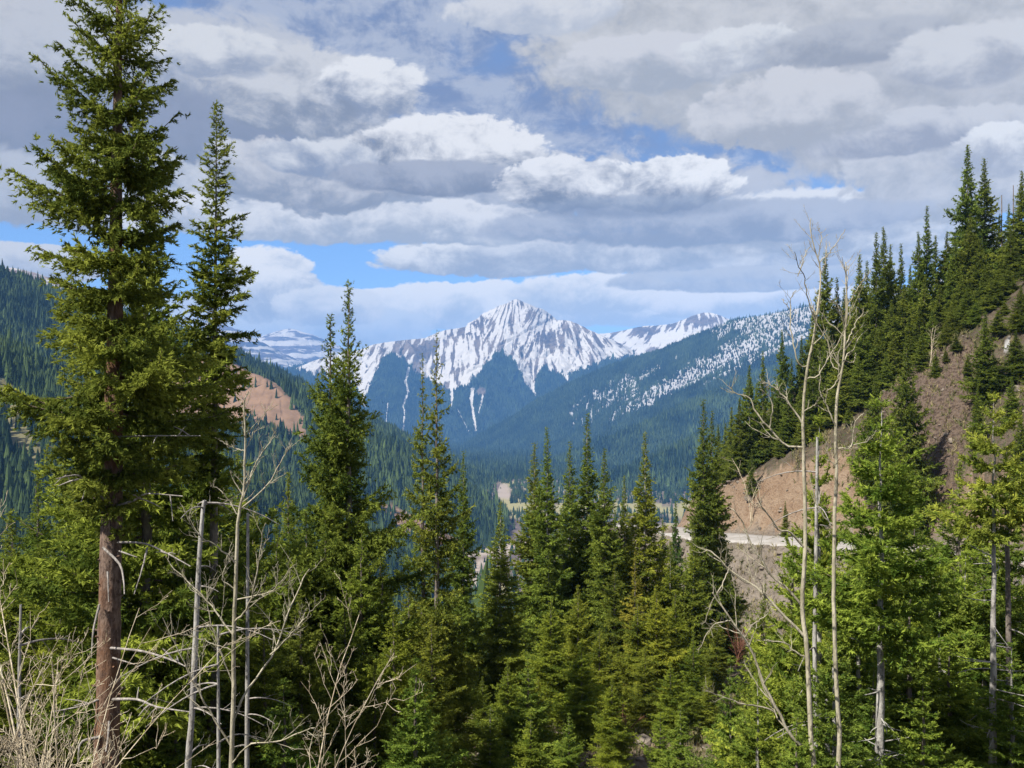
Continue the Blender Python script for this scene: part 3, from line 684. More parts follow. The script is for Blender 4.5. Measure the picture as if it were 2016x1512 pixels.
m_dead = bark_mat('bleached_dead_wood', (.19, .17, .15), (.36, .33, .30), .5, 14.0)
m_aspen = bark_mat('pale_aspen_bark', (.25, .225, .155), (.42, .38, .28), .75, 6.0)
m_twig = bark_mat('bare_twig_bark', (.36, .29, .19), (.60, .52, .38), .35, 8.0)
m_wood = bark_mat('conifer_twig_bark', (.10, .075, .055), (.17, .13, .10), .3, 20.0)

def unit(v): return v / (np.linalg.norm(v, axis=-1, keepdims=True) + 1e-9)
def blades(rng, Pt, Dr, bl, bw, k, spread=.75):
    """k thin needle tufts around each shoot"""
    n = len(Pt)
    Dk = np.repeat(Dr, k, 0); Pk = np.repeat(Pt, k, 0)
    q = unit(rng.normal(size=(n * k, 3)))
    d = unit(Dk + spread * q)
    bl = np.repeat(np.broadcast_to(bl, n), k)[:, None]; bw = np.repeat(np.broadcast_to(bw, n), k)[:, None]
    along = rng.uniform(-.45, .55, (n * k, 1)) * bl; L = bl * rng.uniform(.6, 1.15, (n * k, 1))
    w = unit(np.cross(d, rng.normal(size=(n * k, 3)))) * bw * .5
    b = Pk + Dk * along
    V = np.stack([b - w, b + w, b + d * L], 1).reshape(-1, 3)
    return V, np.arange(n * k * 3).reshape(-1, 3)

def crown(seed, H, zb, length, nb, e0=-.25, e1=.8, droop=.12, tipup=.18, sp2=.16, l2=.42, sps=.05, bl=.07, bw=.014, k=7, hang=.25, wr=.012, axis=None, zpow=1.08, mats=None, name='crown', jit=.25, spread=.75, twig_k=4, whorl=0, extra=()):
    rng = np.random.RandomState(seed); A = Acc(); PT = []; DR = []; TT = []
    hs = zb + (H * .995 - zb) * (np.arange(nb) + rng.uniform(0, .9, nb)) / nb
    if whorl: hs = hs + (np.round(hs / whorl) * whorl - hs) * .8
    hs = zb + (H - zb) * ((hs - zb) / (H - zb)) ** zpow
    br = [(h, i * 2.39996 + rng.normal(0, .5), None) for i, h in enumerate(hs)] + list(extra)
    for h, az_, Lx in br:
        t = np.clip((h - zb) / (H - zb), 0, .999)
        L = Lx if Lx else max(.10, length(h, az_) * rng.uniform(1 - jit * 1.6, 1 + jit * .6))
        el = e0 + (e1 - e0) * t ** 1.5 + rng.normal(0, .10)
        ns = max(5, int(L / .2)); s = np.linspace(0, 1, ns)
        a = az_ + rng.normal(0, .18) * s + rng.normal(0, .05, ns).cumsum() * .3
        r = L * s * np.cos(el); z = h + L * (np.sin(el) * s - droop * 4 * s * (1 - s) * .5 + tipup * s ** 2.5)
        c0 = axis(h) if axis is not None else np.zeros(2)
        ax = np.stack([c0[0] + r * np.cos(a), c0[1] + r * np.sin(a), z], 1)
        A.tube(ax, np.linspace(max(wr * (L / 1.5) ** .7, wr * .45), wr * .25, ns), 4)
        bt = rng.normal(0, .16)
        # branchlets
        n2 = max(2, int(L / sp2)) * 2
        sj = 1 - rng.uniform(0, 1, n2) ** .85 * .92
        base = np.stack([np.interp(sj, s, ax[:, i]) for i in range(3)], 1)
        tang = unit(np.gradient(ax, axis=0)); tg = np.stack([np.interp(sj, s, tang[:, i]) for i in range(3)], 1)
        side = np.where(rng.uniform(size=n2) < .5, -1, 1)[:, None]
        lat = unit(np.cross(tg, np.array([0, 0, 1.])))
        ang = rng.uniform(.55, 1.25, (n2, 1))
        d2 = unit(tg * np.cos(ang) + lat * side * np.sin(ang) + np.array([0, 0, -hang]) * rng.uniform(.2, 1.8, (n2, 1)) + rng.normal(0, .12, (n2, 3)))
        ll = np.minimum(l2 * L * (1.08 - sj * .85) + .5 * bl, .55 * L + bl) * rng.uniform(.5, 1.1, n2)
        m = np.maximum(1, (ll / sps).astype(int)); idx = np.repeat(np.arange(n2), m)
        q = (np.arange(len(idx)) - np.repeat(np.cumsum(m) - m, m) + rng.uniform(0, 1, len(idx))) / m[idx]
        pp = base[idx] + d2[idx] * (ll[idx] * q)[:, None]
        wob = rng.normal(0, 1, (len(idx), 3)) * (.10 * ll[idx] * q + bl * .25)[:, None]; wob[:, 2] *= .55
        pp = pp + wob - np.array([0, 0, 1.]) * (hang * .35 * ll[idx] * q ** 2)[:, None]
        dd = unit(d2[idx] + rng.normal(0, .45, (len(idx), 3)))
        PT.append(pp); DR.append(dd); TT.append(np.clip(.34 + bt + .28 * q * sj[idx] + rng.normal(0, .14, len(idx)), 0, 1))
        # shoots on the axis itself
        na = max(2, int(L / sps)); sa = rng.uniform(.12, 1, na)
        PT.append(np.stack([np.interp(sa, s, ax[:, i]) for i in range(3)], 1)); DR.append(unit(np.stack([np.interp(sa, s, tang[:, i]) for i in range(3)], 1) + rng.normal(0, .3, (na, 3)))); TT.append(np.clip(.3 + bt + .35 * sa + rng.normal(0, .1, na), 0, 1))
    # leader
    nl = max(6, int(.05 * H / sps)); hz = rng.uniform(.93, 1.0, nl) * H
    c0 = np.array([axis(v) for v in hz]) if axis is not None else np.zeros((nl, 2))
    PT.append(np.column_stack([c0, hz])); DR.append(unit(np.column_stack([rng.normal(0, .35, (nl, 2)), np.ones(nl)]))); TT.append(rng.uniform(.3, .7, nl))
    PT = np.concatenate(PT); DR = np.concatenate(DR); TT = np.concatenate(TT)
    fs = (.42 if H > 17 else .6) + (.58 if H > 17 else .4) * np.clip((1 - PT[:, 2] / H) / .22, 0, 1)
    V, T = blades(rng, PT, DR, bl * fs, bw * fs, k, spread)
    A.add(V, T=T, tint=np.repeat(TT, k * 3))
    return A.mesh(name, mats or [m_wood, m_spruce], 0, 1, smooth=False)

def trunk_mesh(seed, H, r0, axis=None, m=None, dead=(0, 0), n=26, sides=10, flare=.25, taper=1.0, stub=.8):
    rng = np.random.RandomState(seed + 5); A = Acc(); z = np.linspace(-.5, H * .985, n)
    c = np.array([axis(v) for v in z]) if axis is not None else np.column_stack([rng.normal(0, r0 * .12, n), rng.normal(0, r0 * .12, n)])
    rad = r0 * np.clip(1 - z / H, .012, 1) ** taper + r0 * flare * np.exp(-np.clip(z, 0, 99) / (r0 * 2.2))
    A.tube(np.column_stack([c, z]), rad, sides, rough=.05, rng=rng)
    n_d, zmax = dead
    for i in range(n_d):                                            # snapped dead twigs on the bare lower stem
        h = rng.uniform(.3, zmax); a = rng.uniform(0, 2 * PI); L = rng.uniform(.25, 1.0) * stub; k = int(np.clip(h / H * n, 0, n - 1))
        s = np.linspace(0, 1, 6); el = rng.uniform(-.35, .3)
        p = np.stack([c[k, 0] + (rad[k] * .7 + L * s) * np.cos(a + .25 * s * rng.normal()), c[k, 1] + (rad[k] * .7 + L * s) * np.sin(a + .25 * s * rng.normal()), h + L * (np.sin(el) * s + rng.normal(0, .14) * s ** 2)], 1)
        A.tube(p, np.linspace(.016, .004, 6) * (r0 / .12) ** .4, 4)
    return A.mesh('trunk', [m or m_bark])

def cone_len(R, zb, H, p=.85, belly=.12, seed=0):
    rg = np.random.RandomState(seed); ph = rg.uniform(0, 6, 6)
    def f(h, a):
        t = np.clip((h - zb) / (H - zb), 0, 1)
        w = (1 - t) ** p * min(1, .55 + t / belly * .45) * (.62 + .38 * min(1, (1 - t) / .28))
        return R * w * (1 + .18 * math.sin(h * 2.1 * 10 / H + ph[0] + 1.3 * math.sin(a + ph[1])) + .15 * math.sin(a * 2 + ph[2] + h))
    return f
PROTO = {}
def proto(key, H, R, tr, zb=.1, bark=None, needles=None, dead=(0, 0), p=.85, taper=.9, seed=1, **kw):
    R *= 1.25; kw['sps'] *= .62; kw['bw'] *= 1.55; kw['sp2'] *= .78; kw['bl'] *= 1.1
    z0 = zb * H
    PROTO[key] = dict(H=H, R=R, crown=crown(seed, H, z0, cone_len(R, z0, H, p, seed=seed), mats=[m_wood, needles or m_spruce], **kw),
                      trunk=trunk_mesh(seed, H, tr, None, bark, dead, taper=taper))
# subalpine spires of the middle stand
proto('spire_a', 20, 2.3, .17, .06, seed=21, nb=300, sp2=.24, l2=.45, sps=.15, bl=.17, bw=.046, k=5, e0=-.35, e1=.7, p=.98, bark=m_pale)
proto('spire_b', 20, 2.0, .16, .10, seed=22, nb=290, sp2=.24, l2=.45, sps=.15, bl=.17, bw=.046, k=5, e0=-.4, e1=.7, p=.85, bark=m_bark)
proto('spire_c', 20, 2.4, .18, .05, seed=23, nb=320, sp2=.26, l2=.45, sps=.16, bl=.18, bw=.048, k=5, e0=-.3, e1=.75, p=1.0, bark=m_pale, jit=.35)
# hillside spruces
for q, (R_, p_, nb_h, sd) in enumerate([(4.4, 1.1, 230, 31), (3.8, 1.0, 220, 32), (4.8, 1.1, 240, 33), (3.1, 1.05, 190, 34)]):
    proto('hill_' + 'abcd'[q], 24, R_, .24, .04, seed=sd, nb=nb_h, sp2=.5, l2=.45, sps=.30, bl=.36, bw=.10, k=5, e0=-.35, e1=.7, p=p_, jit=.4, wr=.02)
# open olive spruces
proto('olive_a', 20, 1.75, .19, .16, seed=41, nb=150, sp2=.20, l2=.42, sps=.12, bl=.14, bw=.034, k=6, e0=-.30, e1=.8, p=.85, needles=m_olive, jit=.45, dead=(24, 5), hang=.35, zpow=1.0)
proto('olive_b', 20, 1.5, .18, .20, seed=42, nb=130, sp2=.20, l2=.42, sps=.12, bl=.14, bw=.034, k=6, e0=-.35, e1=.8, p=.8, needles=m_olive, jit=.5, dead=(24, 5), hang=.35, zpow=1.0)
# dense near spruces
proto('dense_a', 15, 2.1, .20, .08, seed=51, nb=250, sp2=.16, l2=.42, sps=.10, bl=.11, bw=.026, k=6, e0=-.3, e1=.8, p=.75, jit=.35, dead=(10, 2))
proto('dense_b', 15, 1.9, .19, .10, seed=52, nb=240, sp2=.16, l2=.42, sps=.10, bl=.11, bw=.026, k=6, e0=-.35, e1=.75, p=.7, jit=.45, dead=(10, 2))
proto('dense_c', 13, 2.3, .16, .05, seed=53, nb=230, sp2=.17, l2=.42, sps=.10, bl=.11, bw=.026, k=6, e0=-.25, e1=.8, p=.8, jit=.3, dead=(10, 2))
# bright young firs
proto('young_a', 9, 1.45, .12, .06, seed=61, nb=150, sp2=.14, l2=.44, sps=.085, bl=.095, bw=.022, k=7, e0=-.10, e1=.75, p=.8, needles=m_bright, whorl=.42, jit=.25, bark=m_pale, dead=(16, 3), tipup=.25, droop=.10, hang=.12)
proto('young_b', 9, 1.2, .11, .10, seed=62, nb=140, sp2=.14, l2=.44, sps=.085, bl=.095, bw=.022, k=7, e0=-.05, e1=.8, p=.75, needles=m_bright, whorl=.38, jit=.3, bark=m_pale, dead=(20, 4), tipup=.25, droop=.10, hang=.12)
proto('young_c', 9, 1.7, .13, .04, seed=63, nb=160, sp2=.15, l2=.44, sps=.09, bl=.10, bw=.024, k=7, e0=-.12, e1=.7, p=.9, needles=m_bright, whorl=.40, jit=.35, bark=m_bark, dead=(12, 2), tipup=.22, droop=.12, hang=.15)

proto('tall_fir', 9.5, 1.2, .10, .48, seed=64, nb=88, sp2=.14, l2=.44, sps=.085, bl=.095, bw=.022, k=7, e0=-.08, e1=.75, p=.7, needles=m_bright, whorl=.42, jit=.3, bark=m_pale, dead=(30, 5.5), tipup=.25, droop=.10, hang=.14)
proto('bare_stem_fir', 8.5, .85, .085, .68, seed=65, nb=60, sp2=.12, l2=.44, sps=.08, bl=.09, bw=.022, k=7, e0=-.05, e1=.8, p=.7, needles=m_bright, whorl=.3, jit=.35, bark=m_pale, dead=(34, 5.6), tipup=.22, droop=.10, hang=.16)

def foot(px, d):
    x = (px - CX) / F * d
    return np.array([x, d, float(ground_z(x, d)[0])])
NAMED = []                                                          # (px, py of the top, phrase) for labels that point beside a neighbour
def empty(name, loc, rz=0.0):
    o = bpy.data.objects.new(name, None); COL.objects.link(o); o.location = loc; o.rotation_euler = (0, 0, rz); o.empty_display_size = .3
    return o
RT = np.random.RandomState(5)
def tree(key, px, top, d, label, wide=1.0, tone=(1, 1, 1), name='spruce_tree', group=None, phrase=None, lean=0.0):
    f = foot(px, d); zt = (CY - top) / F * d; Hh = max(zt - f[2], 1.5); pr = PROTO[key]; sc = Hh / pr['H']
    w = sc ** .55 * wide
    r = empty(name, (f[0], f[1], f[2] - .05), RT.uniform(0, 2 * PI)); r.scale = (w, w, sc)
    tag(r, label, 'tree', group)
    for part in ('trunk', 'crown'):
        o = link(part, pr[part], r); j = RT.uniform(.88, 1.12); o.color = (tone[0] * j * RT.uniform(.94, 1.08), tone[1] * j, tone[2] * j, 1)
    if phrase: NAMED.append((px, top, phrase))
    return r

# ------------------------------------------------------------------ the big spruce on the left
def traced(px_pts, d):
    """a stem traced in the photograph as a function height -> x, y, with its foot on the ground"""
    w = np.array([at(a, b, d) for a, b in px_pts]); f = w[-1].copy()
    return w
HD = 13.0
hp = [(237,-110),(235,0),(231,250),(229,400),(226,700),(222,900),(217,1150),(212,1400),(207,1560)]
hw = np.array([at(a, b, HD) for a, b in hp])[::-1]
gz = float(ground_z(hw[0, 0], HD)[0]); hw = np.vstack([[hw[0, 0] - .06, HD, gz], hw])
H_h = hw[-1, 2] - gz
def hero_axis(h): z = h + gz; return np.array([np.interp(z, hw[:, 2], hw[:, 0]) - hw[0, 0], 0.0])
big = empty('spruce_tree', (hw[0, 0], HD, gz))
tag(big, 'tallest spruce on the left with a bare reddish lower trunk, cut by the top edge', 'tree')
A = Acc(); zz = np.linspace(gz - .4, hw[-1, 2], 70); rr_ = np.interp(zz, hw[:, 2], np.array([28, 25, 22.5, 20.5, 18.5, 15.5, 11, 9, 5, 1.0]) / F * HD)
rg = np.random.RandomState(3)
A.tube(np.column_stack([np.interp(zz, hw[:, 2], hw[:, 0]) - hw[0, 0], np.zeros(70), zz - gz]), rr_, 18, rough=.05, rng=rg)
for i in range(60):                                                 # knots and branch stubs
    h = rg.uniform(2.0, H_h * .62); a = rg.uniform(0, 2 * PI); r0 = np.interp(h + gz, zz, rr_); c0 = hero_axis(h); dv = np.array([math.cos(a), math.sin(a), .2])
    p0 = np.array([c0[0], c0[1], h]) + dv * r0 * .85; L = rg.uniform(.03, .10)
    A.tube([p0, p0 + dv * L * .5, p0 + dv * L], [.022, .018, .012], 5)
link('trunk', A.mesh('trunk', [m_redbark]), big)
ext = np.array([(-110,8,8),(-60,45,45),(0,92,78),(60,118,106),(110,132,112),(170,128,128),(230,142,140),(300,134,150),(345,150,165),(380,150,160),(415,70,110),(460,60,120),(500,135,130),(560,145,130),(610,110,140),(650,170,165),(720,208,190),(760,205,228),(820,180,228),(880,150,185),(950,125,105),(1000,75,55),(1060,50,35)], float)
def hero_len(h, a):
    y = CY - (h + gz) / HD * F
    l, r = np.interp(y, ext[:, 0], ext[:, 1]), np.interp(y, ext[:, 0], ext[:, 2])
    c = math.cos(a); return (l * max(-c, 0) + r * max(c, 0) + .8 * (l + r) / 2 * (1 - abs(c))) / F * HD * 1.02
h390 = (CY - 395) / F * HD - gz
link('crown', crown(9, H_h, (CY - 1050) / F * HD - gz, hero_len, 215, e0=-.12, e1=.45, droop=.10, tipup=.16, sp2=.075, l2=.46, sps=.034, bl=.072, bw=.024, k=7, hang=.42, whorl=.42, wr=.02, axis=hero_axis, zpow=1.0, jit=.34, extra=[(h390, PI + .1, 1.5), (h390 - .05, PI - .2, 1.45), (h390 + .12, PI + .35, 1.1), (h390 + .2, PI - .1, 1.0)]), big)
for i, (pl, w, dy) in enumerate([([(230,996),(265,985),(290,972),(360,977)], 5, -.1), ([(208,983),(180,960),(165,945),(150,935),(110,943)], 6, -.15), ([(165,945),(140,930),(128,938)], 3, -.16), ([(232,1068),(285,1070),(330,1090),(375,1115)], 5, -.1),
        ([(203,1078),(235,1110),(243,1140),(245,1170)], 5.5, -.22), ([(290,1078),(280,1120),(264,1170)], 4, -.12), ([(218,1276),(280,1282),(340,1300),(365,1312)], 6, -.12), ([(222,1377),(270,1377),(310,1392),(375,1402)], 6, -.1), ([(200,1375),(160,1390),(100,1402)], 5, -.1),
        ([(200,1450),(160,1462),(154,1500)], 7, -.16), ([(196,1190),(184,1240),(180,1295)], 5, -.2), ([(235,1085),(270,1097)], 4, -.15), ([(222,1295),(265,1308)], 4, -.15), ([(215,1420),(212,1455),(208,1480)], 5, -.25), ([(225,860),(300,858),(395,858)], 4, -.1), ([(212,1125),(214,1185)], 4, -.24)]):
    pts = spline(np.array([at(a, b, HD + dy - .15 * k) for k, (a, b) in enumerate(pl)]), 10) - np.array([hw[0, 0], HD, gz])
    A = Acc(); A.tube(pts, np.linspace(w, w * .4, 10) / 2 / F * HD, 6, rough=.15, rng=rg)
    for j in range(3 if len(pl) > 2 and i not in (4, 5, 9, 10, 13) else 0):
        k = rg.randint(3, 9); dv = unit(np.array([rg.normal(), rg.normal() * .4 - .2, rg.normal() * .6])); L = rg.uniform(.1, .35)
        A.tube([pts[k], pts[k] + dv * L * .5, pts[k] + dv * L + [0, 0, -.03]], np.array([.35, .25, .12]) * w / F * HD, 4)
    link('dead_branch', A.mesh('dead_branch', [m_dead]), big)
NAMED.append((232, 300, 'the tallest spruce'))

# slim spruce beside it
SD = 17.0
f = foot(418, SD); H_s = (CY - 198) / F * SD - f[2]
slim = empty('spruce_tree', (f[0], SD, f[2])); tag(slim, 'slim ragged spruce standing close to the right of the tallest spruce', 'tree')
def slim_axis(h): return np.array([np.interp(h, [0, H_s * .5, H_s], [0, .03, .08]), 0])
ext2 = np.array([(198,2,2),(230,8,8),(290,22,30),(400,38,46),(500,46,66),(600,62,76),(700,78,72),(800,85,60),(900,80,60),(1000,50,40)], float)
def slim_len(h, a):
    y = CY - (h + f[2]) / SD * F; l, r = np.interp(y, ext2[:, 0], ext2[:, 1]), np.interp(y, ext2[:, 0], ext2[:, 2]); c = math.cos(a)
    return (l * max(-c, 0) + r * max(c, 0) + .8 * (l + r) / 2 * (1 - abs(c))) / F * SD * 1.05
link('trunk', trunk_mesh(2, H_s, .13, slim_axis, m_bark, (14, 4)), slim)
link('crown', crown(12, H_s, (CY - 1010) / F * SD - f[2], slim_len, 230, e0=-.30, e1=.55, droop=.06, tipup=.18, sp2=.10, l2=.42, sps=.044, bl=.085, bw=.030, k=7, hang=.18, wr=.014, axis=slim_axis, zpow=.95, jit=.45), slim)
NAMED.append((425, 300, 'the slim ragged spruce'))
# ------------------------------------------------------------------ conifers, one by one
DK = (.72, .78, .8); BR = (1.25, 1.2, 1.0); YL = (1.35, 1.15, .9); BLU = (.7, .85, 1.15)
G1 = 'spruces round the double-topped spruce'
tree('dense_a', 686, 546, 25, 'dark spruce with the higher of two side-by-side tips left of the centre', .86, (.8, .85, .85), phrase='the double-topped spruce')
tree('dense_b', 651, 612, 25.6, 'dark spruce with the lower left one of the two side-by-side tips', .9, (.78, .84, .85))
tree('olive_a', 860, 648, 35, 'thin olive spruce, taller right one of the open pair with see-through crowns', .82, (.95, 1, .9), phrase='the open olive pair')
tree('olive_b', 832, 692, 35.6, 'thin olive spruce, lower left one of the open pair right of the double tips', .78, (.9, .95, .9))
tree('spire_b', 912, 884, 46, 'narrow dark spire just right of the open olive pair', .72, (.85, .95, .9), phrase='the narrow dark spire')
# the spruce that shows behind the tallest one
tree('dense_c', 288, 318, 16.5, 'spruce half hidden behind the tallest spruce, its dark tip showing right of the trunk', 1.0, (1.05, 1.05, .95))
# middle stand
MID = [
 ('spire_a', 985, 985, 48, 1.0, (1.1,1.05,.9), 'short leafy spire at the left end of the middle stand'),
 ('spire_b', 1052, 868, 55, .95, (.95,1,.9), 'left spire of the two leading ones in the middle stand'),
 ('spire_a', 1077, 838, 54, .95, (.9,.95,.9), 'second spire of the middle stand, slightly higher than its left twin'),
 ('spire_b', 1122, 866, 58, .9, (.8,.88,.88), 'slender dark spire left beside the tallest spire of the middle stand'),
 ('spire_a', 1156, 810, 56, .98, (.85,.92,.88), 'tallest spire in the middle stand'),
 ('spire_b', 1190, 880, 54, .98, (.82,.9,.86), 'dark spire right beside the tallest spire of the middle stand'),
 ('spire_c', 1229, 934, 57, .72, (.95,1,.9), 'low thin spire with a pale bare stem, left of the pointed bright spire'),
 ('spire_a', 1270, 848, 55, .95, (1.1,1.1,.9), 'pointed bright spire at the right end of the middle stand'),
 ('spire_b', 1385, 783, 64, .95, (.75,.85,.85), 'tall dark spire standing before the left end of the road cut'),
 ('spire_b', 1402, 806, 66, .9, (.72,.82,.85), 'dark spire hugging the right side of the one before the road cut'),
 ('hill_d', 1330, 985, 84, .62, (.62,.8,1.0), 'small bluish spruce below the bend of the gravel road'),
]
for k, px, top, d, w, tone, lab in MID: tree(k, px, top, d, lab, w * 1.08, tone, group='spires of the middle stand', phrase='the ' + lab if len(lab) < 46 else None)
for ph in [(1156, 810, 'the tallest middle spire'), (1385, 783, 'the dark spire before the road cut'), (1077, 838, 'the leading pair of middle spires'), (1270, 848, 'the pointed bright spire')]: NAMED.append(ph)
NAMED[:] = [n for n in NAMED if not n[2].startswith('the tallest spire in')]

used = set()
def beside(px, top, look):
    """a label from the nearest named trees, never given twice"""
    for kx, ky, ph in sorted(NAMED, key=lambda n: (n[0] - px) ** 2 + .35 * (n[1] - top) ** 2):
        dx, dy = px - kx, top - ky; far = math.hypot(dx, dy)
        if far < 12: continue
        side = 'right' if dx > 0 else 'left'
        lev = 'lower, ' if dy > 110 else ''
        gap = 'close' if abs(dx) < 55 else ('a little way' if abs(dx) < 130 else 'further')
        wh = (f'below and in front of {ph}' if abs(dx) < 22 and dy > 60 else f'{lev}{gap} to the {side} of {ph}')
        lab = f'{look} {wh}'
        if lab not in used and len(lab.split()) <= 16: used.add(lab); return lab
    return f'{look} in the crowded stand'
# lower trees in front of the middle stand
for k, px, top, d, w, tone, look in [
 ('dense_c', 1085, 1178, 44, 1.0, (1.25,1.2,.9), 'young olive spruce'), ('dense_c', 1138, 1150, 46, 1.0, (1.2,1.15,.9), 'leafy green spruce'), ('young_c', 1040, 1288, 36, 1.1, (.8,.85,.9), 'bright young spruce'),
 ('dense_b', 1210, 1108, 50, 1.1, (1,1,.9), 'mid green spruce'), ('olive_b', 1250, 1082, 47, 1.0, (1.12,.98,.85), 'brownish thin spruce'), ('spire_a', 1320, 1062, 54, 1.1, (1.15,1.15,.9), 'light green spruce'),
 ('dense_c', 1292, 1150, 46, 1.05, (1.3,1.25,.9), 'bushy light green spruce'), ('spire_c', 1365, 1035, 54, 1.0, (1,1,.9), 'broad green spruce'), ('dense_a', 1180, 1235, 43, .9, (1.2,1.2,.9), 'small olive spruce'),
 ('young_b', 1340, 1385, 30, 1.1, (.95,.95,1), 'small bright fir'), ('dense_b', 938, 1215, 47, 1.0, (.9,.95,.9), 'short dark spruce'), ('dense_a', 1005, 1195, 49, 1.05, (1.0,1.05,.9), 'full green spruce'),
 ('spire_c', 1435, 1120, 64, .9, (.8,.85,.85), 'dark spruce'), ('dense_b', 1412, 1215, 52, 1.0, (1,1,.9), 'green spruce'), ('dense_c', 1060, 1330, 37, .8, (1.3,1.25,.9), 'low light green spruce'), ('young_a', 965, 1385, 33, .9, (.75,.8,.9), 'low bright spruce'),
 ('dense_c', 1270, 1270, 43, .9, (1.1,1.1,.9), 'low green spruce'), ('dense_a', 1110, 1050, 56, 1.0, (.8,.9,.9), 'shaded spruce'), ('dense_b', 1365, 1245, 45, .9, (1.1,1.15,.9), 'short leafy spruce'), ('spire_c', 1240, 1010, 59, .9, (.8,.9,.9), 'dark green spruce'), ('dense_a', 1165, 1010, 60, .9, (.75,.85,.88), 'dark bushy spruce'),
 ('young_c', 1120, 1400, 34, .8, (.8,.85,.9), 'tiny bright spruce'),
 ('dense_c', 1145, 1255, 40, 1.0, (1.3,1.3,.9), 'leafy light spruce'), ('dense_c', 1205, 1330, 37, .8, (1.25,1.25,.9), 'low fresh green spruce'), ('dense_b', 1320, 1300, 40, .95, (1.2,1.2,.9), 'fresh green spruce'), ('dense_c', 1000, 1300, 40, .9, (1.1,1.15,.9), 'low full spruce'), ('spire_a', 1212, 1000, 62, 1.0, (.85,.95,.9), 'shaded spire'),
 ('dense_a', 1255, 1180, 46, 1.0, (1.15,1.15,.9), 'leafy spruce'), ('dense_c', 1330, 1160, 49, 1.0, (1.2,1.2,.9), 'full fresh spruce'), ('spire_c', 1080, 1080, 53, 1.1, (.9,1,.9), 'green spruce'), ('dense_b', 1130, 1060, 58, 1.0, (.8,.9,.9), 'dark bushy spruce'), ('spire_c', 1305, 1020, 60, .9, (1,1.05,.9), 'green spire'),
 ('young_c', 1045, 1400, 32, .9, (.9,.95,.9), 'low bright young spruce'), ('young_c', 1300, 1400, 33, .8, (.85,.92,.9), 'low bright bushy spruce'), ('dense_c', 950, 1330, 41, .8, (1,1.05,.9), 'small full spruce'), ('dense_b', 1395, 1330, 41, .9, (1.1,1.15,.9), 'short fresh spruce'), ('young_c', 1455, 1385, 30, 1.0, (.85,.9,.9), 'bright low fir'), ('dense_c', 1425, 1040, 68, .8, (.85,.92,.9), 'shaded spruce')]:
    tree(k, px, top, d, beside(px, top, look), w, tone, group='lower spruces before the middle stand')
# trees behind and round the big spruce
for k, px, top, d, w, tone, look in [
 ('dense_b', 568, 924, 27, .8, BR, 'light green spruce'), ('dense_c', 602, 1000, 25, .9, (.9,.95,.9), 'dark green spruce'), ('dense_a', 545, 1015, 24, .9, (1.1,1.1,.9), 'bushy spruce'), ('dense_c', 500, 990, 25, .9, (1,1,.9), 'mid green spruce'),
 ('dense_c', 22, 1000, 24, 1.1, (1,1,.9), 'broad spruce'), ('dense_a', 75, 930, 27, 1.1, (.9,1,.9), 'tall green spruce'), ('dense_b', 128, 905, 26, 1.1, (1,1,.9), 'spruce'), ('dense_c', 165, 975, 22, 1.1, (1.1,1.1,.9), 'full spruce'),
 ('dense_a', 305, 830, 20, 1.2, (.95,1,.9), 'broad green spruce'), ('dense_c', 352, 960, 19, 1.05, (1.05,1.05,.9), 'bushy green spruce'), ('dense_b', 400, 770, 20, 1.15, (1,1.02,.9), 'drooping spruce'), ('dense_a', 468, 880, 29, .9, (.85,.95,.9), 'dark spruce'),
 ('dense_c', 455, 1090, 18, 1.0, (1.15,1.1,.9), 'light green young spruce'), ('dense_c', 262, 1120, 18.5, 1.0, (.9,.95,.9), 'shaded spruce'), ('dense_b', 520, 1190, 17, .9, (1,1.05,.9), 'low spruce'), ('dense_c', 712, 1040, 23.5, 1.0, (.95,1,.9), 'bushy spruce'),
 ('dense_a', 752, 1085, 24, 1.05, (1.05,1.1,.9), 'leafy spruce'), ('dense_c', 775, 1190, 21, .95, (1.2,1.2,.9), 'light green spruce'), ('young_c', 818, 1288, 18, .95, (.85,.92,1), 'bright young fir'), ('dense_b', 738, 1300, 20, .9, (.95,1,.9), 'low dark spruce'),
 ('dense_c', 592, 1165, 20, 1.0, (.85,.92,.9), 'shaded bushy spruce'), ('dense_c', 120, 1165, 17, 1.0, (1,1,.9), 'low green spruce'), ('dense_b', 640, 1010, 24.5, 1.0, (.8,.88,.88), 'dark bushy spruce'), ('dense_a', 885, 1165, 37, 1.0, (1.05,1.05,.85), 'olive spruce'), ('dense_c', 805, 1130, 33, 1.0, (1,1.02,.9), 'mid green spruce'),
 ('dense_b', 850, 1210, 31, .9, (1,1,.85), 'low olive spruce'), ('dense_c', 20, 1240, 15, .9, (1,1,.9), 'low spruce'), ('young_c', 345, 1290, 16, 1.0, (.7,.78,.9), 'young green fir'), ('young_c', 560, 1330, 16, 1.0, (.7,.78,.9), 'young leafy fir'), ('dense_b', 680, 1180, 22, 1.0, (.75,.84,.85), 'shaded dark spruce')]:
    tree(k, px, top, d, beside(px, top, look), w, tone, group='conifers filling the left foreground')
